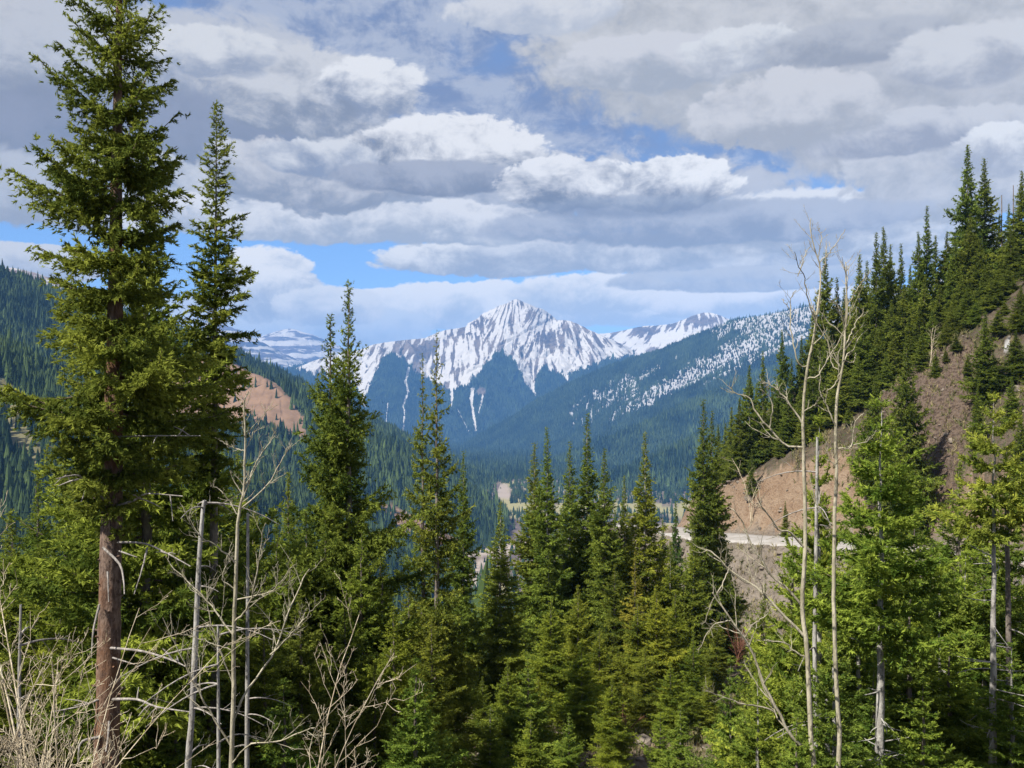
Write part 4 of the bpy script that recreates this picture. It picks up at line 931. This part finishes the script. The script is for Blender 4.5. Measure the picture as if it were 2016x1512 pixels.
# right foreground firs
tree('tall_fir', 1733, 765, 13, 'bright young fir with a long leader and pale stem on the right', 1.0, (1.0, 1.0, 1), 'fir_tree', phrase='the bright long-leadered fir')
tree('bare_stem_fir', 1956, 768, 14, 'bright fir with a bare whitish lower stem near the right edge', .95, (.95, .95, 1), 'fir_tree', phrase='the white-stemmed fir')
for k, px, top, d, w, tone, look in [
 ('young_c', 1985, 900, 16, 1.0, (.75,.8,.9), 'green fir'), ('bare_stem_fir', 1850, 1060, 17, .8, (.85,.9,1), 'thin grey-stemmed fir'), ('dense_a', 1888, 905, 23, .9, (1.1,1.15,.9), 'tall green spruce'), ('young_c', 1800, 985, 20, .95, (.8,.85,.9), 'leafy fir'),
 ('young_b', 1612, 800, 15, .72, (1,1,1), 'thin bright fir'), ('young_c', 1560, 1032, 17, .95, (.9,.92,.9), 'bright bushy fir'), ('young_a', 1642, 1205, 12, .9, (.8,.86,1), 'soft green young fir'), ('young_c', 1568, 1392, 11, .8, (.95,.95,1), 'low bright fir'),
 ('young_b', 1492, 1315, 14, .85, (.9,.95,1), 'small thin fir'), ('young_c', 1438, 1290, 21, .8, (.75,.8,.9), 'small fir'), ('young_a', 1902, 1075, 17, 1.05, (.85,.9,.9), 'light green fir'), ('young_c', 1938, 1150, 16, 1.0, (.8,.85,.9), 'bushy fir'),
 ('young_a', 2005, 1060, 17, 1.05, (.8,.85,.9), 'bright fir'), ('young_c', 1868, 1240, 15, 1.0, (.9,.92,.9), 'broad bright fir'), ('young_a', 1690, 1130, 15, 1.05, (.65,.74,.9), 'shaded green fir'), ('young_c', 1790, 1120, 15, 1.05, (.75,.82,.9), 'full green fir'),
 ('young_c', 1552, 1200, 17, .95, (.8,.85,.9), 'mid green fir'), ('young_a', 1992, 1255, 14, 1.0, (.75,.82,.9), 'low green fir'), ('young_c', 1818, 1330, 12.5, .9, (.85,.9,.9), 'low leafy fir'), ('dense_c', 1622, 1000, 20, .9, (1.2,1.25,.9), 'green spruce'),
 ('dense_b', 1505, 1145, 26, .85, (1.1,1.1,.9), 'dark green spruce'), ('young_c', 1532, 1255, 20, .9, (.75,.8,.9), 'leafy low fir'), ('dense_c', 1770, 1010, 22, .9, (1.2,1.2,.9), 'bushy green spruce'), ('dense_a', 1935, 1000, 21, .9, (1.15,1.2,.9), 'full spruce'), ('dense_c', 1700, 985, 19, .9, (1.2,1.25,.9), 'broad spruce'),
 ('young_c', 1720, 1300, 13.5, .95, (.7,.78,.9), 'low shaded fir'), ('dense_c', 1850, 1120, 19, .95, (1.2,1.25,.9), 'bushy spruce')]:
    tree(k, px, top, d, beside(px, top, look), w, tone, 'fir_tree' if k.startswith('young') else 'spruce_tree', group='conifers filling the right foreground')
# right hillside
NAMED += [(1905, 283, 'the tallest hillside spruce'), (1825, 404, 'the reddish-tipped hillside spruce'), (1740, 446, 'the hillside spruces by the sky gap'), (1625, 495, 'the first tall hillside spruce'), (1540, 648, 'the slope spruces over the cut bank'), (1785, 660, 'the lone spruce below the outcrop')]
HILL = [('hill_a',1905,283,124,.95,'tallest spruce on the right hillside, rising far above its neighbours'),('hill_d',1825,404,124,.8,'thin reddish-tipped spruce on the hillside skyline'),('hill_b',1740,446,122,.9,'tall hillside spruce left of the small sky gap'),('hill_b',1625,495,120,.9,'first tall spruce at the left of the hillside skyline'),('hill_b',1540,648,120,.7,'spruce over the cut bank with a thin ragged tip'),('hill_c',1785,660,89,.8,'lone spruce standing below the hillside rock outcrop')]
for k, px, top, d, w, lab in HILL: tree(k, px, top, d, lab, w, (.75, .82, .85), group='spruces on the right hillside')
for i, (k, px, top, d, w) in enumerate([('b',1938,310,128,.95),('d',1968,420,132,.8),('d',1986,400,135,.7),('a',2012,335,118,.9),('b',1808,455,122,.8),('d',1842,462,128,.8),('b',1864,455,126,.8),('d',1725,456,119,.8),('d',1753,480,124,.8),('d',1774,478,128,.75),('b',1792,520,126,.8),('d',1648,545,122,.75),('b',1662,565,124,.8),('b',1692,500,121,.85),('d',1707,512,124,.8),('a',1680,575,118,.8),('d',1502,690,122,.7),('b',1578,660,121,.65),('d',1558,705,123,.8),('b',1475,718,118,.75),('d',1489,755,124,.75),('b',1456,782,117,.75),('d',1440,800,119,.75),('d',1428,832,121,.7),('b',1600,612,122,.75),('b',1520,765,118,.75),('d',1414,835,124,.75),
  ('c',1722,742,96,.75),('a',1940,610,93,.8),('a',1872,600,113,.9),('c',1892,540,115,.9),('a',1850,640,114,.8),('a',1985,520,110,.9),('c',2010,560,98,.8),('a',1650,690,113,.95),('c',1700,630,115,.95),('a',1600,715,115,.85),('b',1552,770,115,.8),('c',1755,590,116,.95),('a',1820,545,116,.95),('b',1670,800,109,.7),('a',1930,470,119,.95),('c',1962,540,109,.9),('a',1880,470,121,.9),('c',1725,650,115,.9),('a',1790,620,117,.85),('c',1630,640,118,.9),('b',1575,760,117,.8),('b',1505,800,118,.75),('b',1470,830,118,.75),('a',1850,560,119,.9),('c',1910,420,121,.95),('b',1990,450,116,.85),('d',1480,885,110,.6),('d',1546,985,100,.5),('b',1535,850,114,.7),('b',1450,860,118,.75),('a',1700,560,122,.8),('c',1770,560,121,.9),('b',1640,780,112,.8),('b',1610,810,113,.75),('c',1965,610,101,.9),('a',2022,600,97,.95),('c',2000,650,92,.85),('a',2035,700,86,.8),('b',1992,740,84,.7),('a',1955,690,95,.7),('c',1900,620,108,.8),('b',1862,700,104,.55),('a',2030,480,108,.95),('c',2010,800,76,.6),('b',1690,700,112,.85),('a',1745,690,112,.8),('c',1660,640,117,.9),('a',1810,600,115,.85),('b',1580,800,112,.7),('b',1925,760,86,.55),('a',1835,610,113,.85),('c',1780,560,119,.9),('b',1815,650,107,.75),('a',1882,655,104,.7),('b',1905,700,99,.65),('c',1922,590,107,.85),('a',1950,545,109,.9),('c',1978,600,104,.85),('a',1862,625,109,.75),('b',1842,690,103,.6),('a',1940,520,112,.9),('c',1905,560,112,.85),('a',2016,640,98,.9),('b',1760,650,114,.8)]):
    look = ['dark spruce', 'ragged dark spruce', 'dense dark spruce', 'narrow dark spruce'][(i * 7 + int(px)) % 4] if top < 560 else ['dark green spruce', 'full dark spruce', 'shaded hillside spruce'][i % 3]
    g = RT.uniform(.68, .95)
    tree('hill_' + k, px, top, d, beside(px, top, look), w, (g, g * 1.06, g * 1.05), group='spruces on the right hillside')
# ------------------------------------------------------------------ bare aspens, shrubs, snags
def sprout(A, pts, r0, r1, rng, lev, n, Lmul=.4, up=.25, rmin=.0019):
    """twigs along a limb, and twigs on those"""
    m = len(pts); seg = np.linalg.norm(pts[-1] - pts[0])
    for i in range(n):
        t = rng.uniform(.18, 1.0); k = min(int(t * (m - 1)), m - 2); p = pts[k] + (pts[k + 1] - pts[k]) * (t * (m - 1) - k)
        tg = unit(pts[k + 1] - pts[k]); q = unit(np.cross(tg, rng.normal(size=3)))
        a = rng.uniform(.5, 1.0); d = unit(tg * math.cos(a) + q * math.sin(a)); L = seg * Lmul * rng.uniform(.35, 1.0) * (1.15 - .6 * t)
        s = np.linspace(0, 1, 6)[:, None]; bend = rng.normal(0, .22, 3); bend[2] = abs(bend[2]) * .6 + up
        c = p + d * L * s + bend * L * s ** 2 + rng.normal(0, .012, (6, 3)) * L * s * 3
        ra = max((r0 + (r1 - r0) * t) * .55, rmin); A.tube(c, np.linspace(ra, max(ra * .3, rmin * .7), 6), 4 if lev else 3)
        if lev > 0: sprout(A, c, ra, ra * .35, rng, lev - 1, max(2, int(n * .5)), Lmul * 1.05, up, rmin)
def traced_tree(name, label, d, trunk, limbs, wpx, m, seed, group=None, tw=18, tlev=1, phrase=None, limb_name='limb'):
    rng = np.random.RandomState(seed); sc = d / F
    base = trunk[0]; w0 = np.array([at(a, b, d) for a, b in trunk]); g = foot(base[0], d)
    w = np.vstack([[w0[0, 0] - (w0[1, 0] - w0[0, 0]) * .3, d, min(g[2] - .1, w0[0, 2] - .2)], w0]); o = np.array([w[0, 0], d, g[2]])
    r = empty(name, o); tag(r, label, 'tree', group)
    n = 44; p = spline(w, n) - o; p[:, 1] += np.cumsum(rng.normal(0, .012, n)); rad = np.interp(np.linspace(0, 1, n), np.linspace(0, 1, len(wpx)), wpx) * .5 * sc
    A = Acc(); A.tube(p, rad, 9, rough=.05, rng=rng); sprout(A, p[n // 2:], rad[n // 2], rad[-1], rng, 1, 15, .2)
    link('trunk', A.mesh('trunk', [m]), r)
    for pl, lw in limbs:
        lw = lw * .64
        dy = rng.normal(0, .22); q = np.array([at(a, b, d) for a, b in pl]) - o
        k = np.argmin(np.linalg.norm(p[:, [0, 2]] - q[0, [0, 2]], axis=1))
        if abs(np.linalg.norm((p[k] - q[0])[[0, 2]])) < .25: q[0] = p[k]
        ln = np.linspace(0, 1, len(q)); q[:, 1] = p[k, 1] + dy * np.linalg.norm(q[-1] - q[0]) * ln
        c = spline(q, 16); c[1:] += rng.normal(0, .006, (15, 3)); A = Acc()
        A.tube(c, np.linspace(lw, max(lw * .35, 1.2), 16) * .5 * sc, 6); sprout(A, c, lw * .5 * sc, lw * .2 * sc, rng, tlev, tw, .34)
        link(limb_name, A.mesh(limb_name, [m]), r)
    if phrase: NAMED.append((trunk[len(trunk) // 2][0], trunk[-1][1], phrase))
    return r
traced_tree('aspen_tree', 'bare aspen with a pale yellow trunk and long left-reaching limbs, right foreground', 11.0,
 [(1602,1540),(1596,1450),(1588,1285),(1578,1183),(1583,1062),(1580,900),(1578,823),(1585,731),(1598,665),(1608,600),(1613,535),(1604,500),(1595,455),(1596,430)],
 [([(1585,731),(1572,719),(1562,690),(1556,655),(1553,604),(1556,586),(1568,571)],5), ([(1553,610),(1546,600),(1540,590)],2.5), ([(1575,823),(1551,793),(1531,772),(1517,758),(1496,751)],6), ([(1603,628),(1579,586),(1568,548),(1551,531),(1539,507)],4),
  ([(1568,545),(1579,517),(1586,497),(1598,480)],3), ([(1613,517),(1634,493),(1660,454)],3.5), ([(1615,510),(1615,473),(1614,450)],3), ([(1588,750),(1606,738),(1620,710),(1637,679),(1654,638),(1656,620)],5), ([(1580,813),(1599,796),(1606,782)],4),
  ([(1578,889),(1544,875),(1513,841),(1486,810),(1481,786),(1448,772),(1441,762)],7), ([(1513,841),(1517,803),(1506,765),(1496,750)],4), ([(1581,1062),(1550,1046),(1525,1038),(1503,1009),(1489,993),(1477,973)],7), ([(1578,1183),(1550,1159),(1513,1127),(1497,1102),(1477,1070),(1452,1017),(1432,997)],8),
  ([(1586,1252),(1537,1204),(1501,1167),(1469,1143),(1432,1119),(1416,1098),(1395,1085)],9), ([(1598,1480),(1566,1459),(1541,1422),(1525,1386),(1509,1357),(1491,1309),(1465,1256),(1440,1220),(1416,1187),(1400,1165)],11), ([(1525,1402),(1489,1386),(1452,1376),(1416,1360),(1380,1345)],6), ([(1590,1313),(1558,1277),(1541,1264),(1489,1260)],6),
  ([(1501,1167),(1480,1130),(1475,1090),(1480,1060)],4), ([(1465,1256),(1475,1225),(1500,1200)],4), ([(1432,1119),(1420,1150),(1395,1200),(1390,1230)],4), ([(1441,1220),(1400,1230),(1370,1280)],4)],
 [11, 10, 9, 8, 6.5, 5.2, 4.2, 3.2, 2.2, 1.6], m_aspen, 71, 'two bare aspens', 9, phrase='the yellow-trunked aspen')
traced_tree('aspen_tree', 'thinner bare aspen just right of the other, its forked top before the dark hillside spruces', 11.6,
 [(1650,1540),(1651,1438),(1647,1386),(1640,1224),(1639,1143),(1643,1021),(1646,940),(1645,823),(1656,738),(1663,700),(1665,655),(1670,604),(1668,545),(1666,515)],
 [([(1663,710),(1676,714),(1685,707),(1687,696)],4), ([(1666,683),(1682,645),(1703,610)],4), ([(1668,634),(1648,600),(1634,590)],3.5), ([(1672,600),(1692,559),(1704,533)],4), ([(1654,740),(1641,717),(1637,683),(1613,628)],4), ([(1656,738),(1637,765),(1620,770)],4), ([(1645,830),(1627,800),(1615,775),(1613,717)],5),
  ([(1646,900),(1675,879),(1682,834),(1699,813)],4), ([(1675,879),(1709,868),(1723,848)],3), ([(1643,1045),(1610,1001),(1594,940)],5), ([(1645,925),(1630,900),(1622,870)],4), ([(1667,650),(1672,560),(1676,520)],3)],
 [9.5, 9, 8.2, 7.6, 6.8, 5.8, 4.8, 4, 3, 1.8], m_aspen, 72, 'two bare aspens', 7)
traced_tree('aspen_tree', 'bare branching aspen with a pale stem in the left foreground', 10.0,
 [(452,1540),(457,1406),(458,1256),(462,1156),(466,1056),(470,1006),(478,956),(482,856),(478,796),(488,771)],
 [([(472,996),(500,906),(530,856)],6), ([(474,1001),(525,956),(555,901),(565,881)],6), ([(467,1016),(440,976),(415,956)],4), ([(480,900),(455,880),(430,868)],3.5), ([(462,1100),(425,1066),(400,1046),(380,991)],6), ([(461,1170),(438,1141),(445,1106),(458,1061)],4), ([(459,1232),(495,1186),(520,1101),(540,1021)],7), ([(495,1189),(530,1166),(560,1136),(585,1106)],5),
  ([(458,1420),(480,1366),(520,1311),(545,1236),(565,1176),(580,1146)],8), ([(530,1291),(575,1246),(610,1206),(635,1181)],5), ([(458,1240),(430,1221),(400,1186),(360,1151),(320,1116),(315,1101)],6), ([(455,1470),(415,1401),(390,1346),(360,1271),(335,1206)],7), ([(458,1340),(430,1276),(410,1206),(412,1151)],5), ([(453,1500),(500,1456),(560,1436),(615,1406),(655,1381)],6), ([(458,1300),(425,1270),(385,1255),(350,1245)],4), ([(480,880),(500,840),(520,800)],3)],
 [10.5, 9.6, 8.8, 8, 7, 6, 5, 4, 3, 1.8], m_aspen, 73, None, 11, phrase='the left bare aspen')
def pole(name, label, d, pts, wpx, m, seed, twn=10, group=None):
    rng = np.random.RandomState(seed); w = np.array([at(a, b, d) for a, b in pts]); g = foot(pts[0][0], d); w = np.vstack([[w[0, 0], d, min(g[2] - .1, w[0, 2] - .1)], w]); o = np.array([w[0, 0], d, g[2]])
    r = empty(name, o); tag(r, label, 'tree', group); p = spline(w, 24) - o; A = Acc()
    rad = np.interp(np.linspace(0, 1, 24), np.linspace(0, 1, len(wpx)), wpx) * .5 * d / F; A.tube(p, rad, 9, rough=.09, rng=rng); link('trunk', A.mesh('trunk', [m]), r)
    for i in range(twn):
        k = rng.randint(4, 23); a = rng.uniform(0, 2 * PI); L = rng.uniform(.25, 1.1); s = np.linspace(0, 1, 7)[:, None]
        c = p[k] + np.array([math.cos(a), math.sin(a), rng.uniform(-.1, .35)]) * L * s + np.array([0, 0, -.35 * L]) * s ** 2
        A = Acc(); A.tube(c, np.linspace(.014, .004, 7), 5); sprout(A, c, .01, .004, rng, 0, 3, .4, -.05); link('dead_branch', A.mesh('dead_branch', [m_dead]), r)
pole('dead_tree', 'leaning grey dead trunk, broken off at the top, left of the bare aspen', 12, [(369,1540),(378,1406),(385,1256),(392,1106),(399,1010),(403,985)], [14, 13, 11.5, 10, 8, 7], m_pale, 74, 12)
pole('dead_tree', 'thin pale dead pole between the leaning trunk and the bare aspen', 11.5, [(430,1540),(430,1380),(429,1231)], [9, 7, 4], m_pale, 75, 6)
pole('dead_tree', 'straight grey pole right behind the bare aspen', 15, [(486,1540),(487,1300),(488,1010)], [11, 9, 5], m_pale, 76, 8)
pole('dead_tree', 'thin pale pole rising from the shrub thicket at the left edge', 9.5, [(37,1540),(38,1350),(41,1190)], [9, 8, 4], m_pale, 77, 4)
pole('dead_tree', 'grey bare conifer stem between the two right aspens', 14, [(1606,1400),(1604,1260),(1607,1060),(1609,860)], [10, 9, 8, 5], m_pale, 78, 10)
pole('dead_tree', 'thin dark grey stem beside the white-stemmed fir', 14.6, [(1986,1540),(1986,1300),(1982,1000)], [14, 12, 8], m_bark, 79, 10)
pole('dead_tree', 'short pale pole standing right of the yellow-trunked aspen foot', 12.5, [(1631,1540),(1628,1440),(1628,1360)], [10, 9, 6], m_pale, 80, 3)
pole('dead_tree', 'twisted dark dead trunk at the foot of the open olive pair', 39, [(897,1445),(900,1400),(893,1365),(880,1350),(886,1320),(890,1290),(896,1262)], [9, 7, 6, 5, 5, 4, 2], m_bark, 81, 6)
for px, y0, y1, d, lab in [(1995, 452, 365, 126, 'thin dead spar sticking up at the right end of the hillside skyline'), (1972, 470, 384, 128, 'short dead spar among skyline spruces near the right edge')]:
    pole('dead_tree', lab, d, [(px, y0 + 120), (px, y0), (px, y1)], [3.5, 3, 1.6], m_bark, 82 + px % 7, 0)
def shrub(px, d, h, n, label, seed, lean=(0, 0), m=None, spread=.5, r=.012, tw=11, cat='shrub', lev=2, group=None):
    rng = np.random.RandomState(seed); g = foot(px, d); ro = empty('bare_shrub', g); tag(ro, label, cat, group)
    for i in range(n):
        a = rng.uniform(0, 2 * PI); s = np.linspace(0, 1, 12)[:, None]; hh = h * rng.uniform(.6, 1.05); o = rng.normal(0, .10, 3) * h * .2; o[2] = -.1
        out = np.array([math.cos(a) * spread * rng.uniform(.2, 1) + lean[0], math.sin(a) * spread * .7 * rng.uniform(.2, 1) + lean[1], 1.0]); curve = rng.normal(0, .14, 3); curve[2] = -.1
        c = o + out * hh * s + curve * hh * s ** 2 + np.cumsum(rng.normal(0, .006, (12, 3)), 0) * h * .35
        A = Acc(); rr = r * rng.uniform(.7, 1.2); A.tube(c, np.linspace(rr, rr * .3, 12), 6); sprout(A, c, rr, rr * .35, rng, lev, tw, .34, .12, .0024)
        link('stem', A.mesh('stem', [m or m_twig]), ro)
GB = 'bare shrubs of the left thicket'
shrub(-20, 7.6, 3.6, 5, 'bare pale shrub cut by the left edge of the picture', 91, (.12, 0), group=GB)
shrub(40, 8.2, 3.7, 5, 'leafless shrub of pale stems round the thin pole at the left', 92, (.12, 0), group=GB)
shrub(95, 7.8, 3.4, 4, 'bare many-stemmed shrub arching toward the big reddish trunk', 93, (.14, 0), group=GB)
shrub(125, 9.0, 3.4, 2, 'tall thin bare shrub just left of the big reddish trunk', 94, (.05, 0), group=GB)
shrub(10, 6.6, 2.6, 5, 'low tangle of bare stems in the bottom left corner', 95, (.1, 0), group=GB)
shrub(130, 7.2, 2.1, 2, 'low bare stems before the foot of the big reddish trunk', 96, (-.15, 0), group=GB)
shrub(592, 10.5, 3.7, 2, 'pale bare shrub below the double-topped spruce', 97, (.06, 0), spread=.3, r=.012)
shrub(640, 11.5, 3.9, 2, 'small bare shrub at the bottom edge left of the centre', 98, (.0, 0), spread=.25, r=.011)
m_redtwig = bark_mat('red_brown_twig', (.13, .055, .035), (.22, .11, .07), .2, 8.0)
shrub(1228, 42, 1.7, 9, 'reddish brown bare bush on the earth bank at the bottom centre', 99, m=m_redtwig, r=.03, spread=.7, lev=1)
shrub(1452, 62, 3.2, 9, 'reddish brown bush below the gravel road bank', 100, m=m_redtwig, r=.05, spread=.6, lev=1)
shrub(1575, 1.0 * 84, 3.6, 7, 'grey leafless bush on the bank under the road', 101, m=m_dead, r=.04, spread=.7, lev=1)
for px, top, d, lab, sd in [(1832, 628, 106, 'small bare aspen on the open slope left of the rock outcrop', 102), (1480, 880, 108, 'small bare sapling on the top of the ochre cut', 103), (1640, 885, 104, 'pale bare sapling behind the two aspens on the slope', 104)]:
    g = foot(px, d); shrub(px, d, (CY - top) / F * d - g[2], 2, lab, sd, m=m_twig, spread=.22, r=.05, lev=1, cat='sapling')

# stones, tufts and low plants on the near slopes
def stone_mesh(rng, n, s0):
    import bmesh
    bm = bmesh.new(); bmesh.ops.create_icosphere(bm, subdivisions=2, radius=1); V = np.array([v.co for v in bm.verts]); T = np.array([[v.index for v in f.verts] for f in bm.faces]); bm.free()
    return V, T
SV, ST = stone_mesh(RT, 0, 0)
def stone(rng, size):
    v = SV * (1 + .22 * perlin(SV[:, 0] * 1.3 + rng.uniform(0, 90), SV[:, 1] * 1.3 + SV[:, 2] * 1.7)[:, None] + rng.normal(0, .04, (len(SV), 1)))
    for _ in range(5):
        n_ = unit(rng.normal(size=3)); dd = v @ n_; k = dd > rng.uniform(.55, .8); v[k] -= n_ * (dd[k] - .68)[:, None] * .9
    return v * size * rng.uniform(.6, 1.2, 3) * np.array([1, 1, .7])
m_stone = mat('loose_stone'); done(m_stone, BSDF(MIX(SS(N3(1.2, 5, .6), .35, .65), RGB((.12, .098, .078)), RGB((.22, .185, .15))), .95, N3(9, 4, .6), .5, .05))
A = Acc()
def scatter_px(n, box, d0, d1):
    out = []
    while len(out) < n:
        d = RT.uniform(d0, d1, 4000); px = RT.uniform(box[0], box[2], 4000); x = (px - CX) / F * d; z = ground_z(x, d); py = CY - F * z / d
        k = (py > box[1]) & (py < box[3]) & (road_near(x, d)[0] > 4.2); out += list(np.stack([x, d, z], 1)[k])
    return np.array(out[:n])
for p in np.vstack([scatter_px(420, (1290, 930, 2016, 1180), 60, 130), scatter_px(130, (1720, 660, 2016, 960), 70, 125), scatter_px(260, (860, 1385, 1420, 1512), 30, 50)]):
    s = RT.lognormal(-1.9, .6) * (1.0 if p[1] > 55 else .5); v = stone(RT, s) + p; A.add(v, T=ST)
o = link('loose_stones', A.mesh('loose_stones', [m_stone], 0, 0, smooth=False)); tag(o, 'loose stones scattered over the cut bank and the earth slope', 'stones', kind='stuff')
for px, d, s, lab in [(1022, 39, .75, 'grey boulder between small spruces at the bottom centre'), (905, 41, .5, 'pale boulder on the earth bank beside the twisted dead trunk'), (1265, 40, .45, 'tan boulder beside the reddish bush at the bottom centre'), (1318, 112, 1.5, 'big pale block at the outer edge of the gravel road')]:
    g = foot(px, d); A = Acc(); A.add(stone(np.random.RandomState(px), s), T=ST); o = link('boulder', A.mesh('boulder', [m_stone], 0, 0, smooth=False)); o.location = (g[0], g[1], g[2] + s * .15); tag(o, lab, 'boulder')
m_tuft = mat('dry_grass'); done(m_tuft, BSDF(MIX(ATT('tint'), RGB((.08, .095, .028)), RGB((.26, .21, .11))), .9))
gp = np.vstack([scatter_px(2600, (840, 1370, 1480, 1512), 28, 56), scatter_px(1500, (1560, 640, 2016, 960), 85, 128), scatter_px(700, (1300, 1070, 1560, 1300), 55, 110)])
V, T = blades(RT, gp, np.tile([0, 0, 1.], (len(gp), 1)), .32, .05, 9, .7); far = np.repeat(gp[:, 1] > 58, 27)[:, None]; ctr = np.repeat(gp, 27, 0); V = np.where(far, ctr + (V - ctr) * 1.7, V)
tag(link('grass', new_mesh('grass', V, [T], [m_tuft], None, {'tint': np.repeat(RT.uniform(0, 1, len(gp)), 27)}, False)), 'dry grass tufts on the slopes', 'grass', kind='stuff')
# ------------------------------------------------------------------ air
mh = mat('valley_haze')
pv = nd('ShaderNodeVolumePrincipled'); pv.inputs['Color'].default_value = (.18, .45, 1.0, 1); pv.inputs['Density'].default_value = HAZE
pv.inputs['Anisotropy'].default_value = -0.25
ho = nd('ShaderNodeOutputMaterial'); lk(pv.outputs[0], ho.inputs['Volume'])
hv = np.array([[x, y, z] for z in (-1300, 880) for y in (-15500, 15500) for x in (-15500, 15500)], float)
hf = np.array([[0, 2, 3, 1], [4, 5, 7, 6], [0, 1, 5, 4], [2, 6, 7, 3], [0, 4, 6, 2], [1, 3, 7, 5]])
tag(link('haze', new_mesh('haze', hv, [hf], [mh], smooth=False)), 'blue mountain air between the viewer and the far peaks', 'haze', kind='stuff')
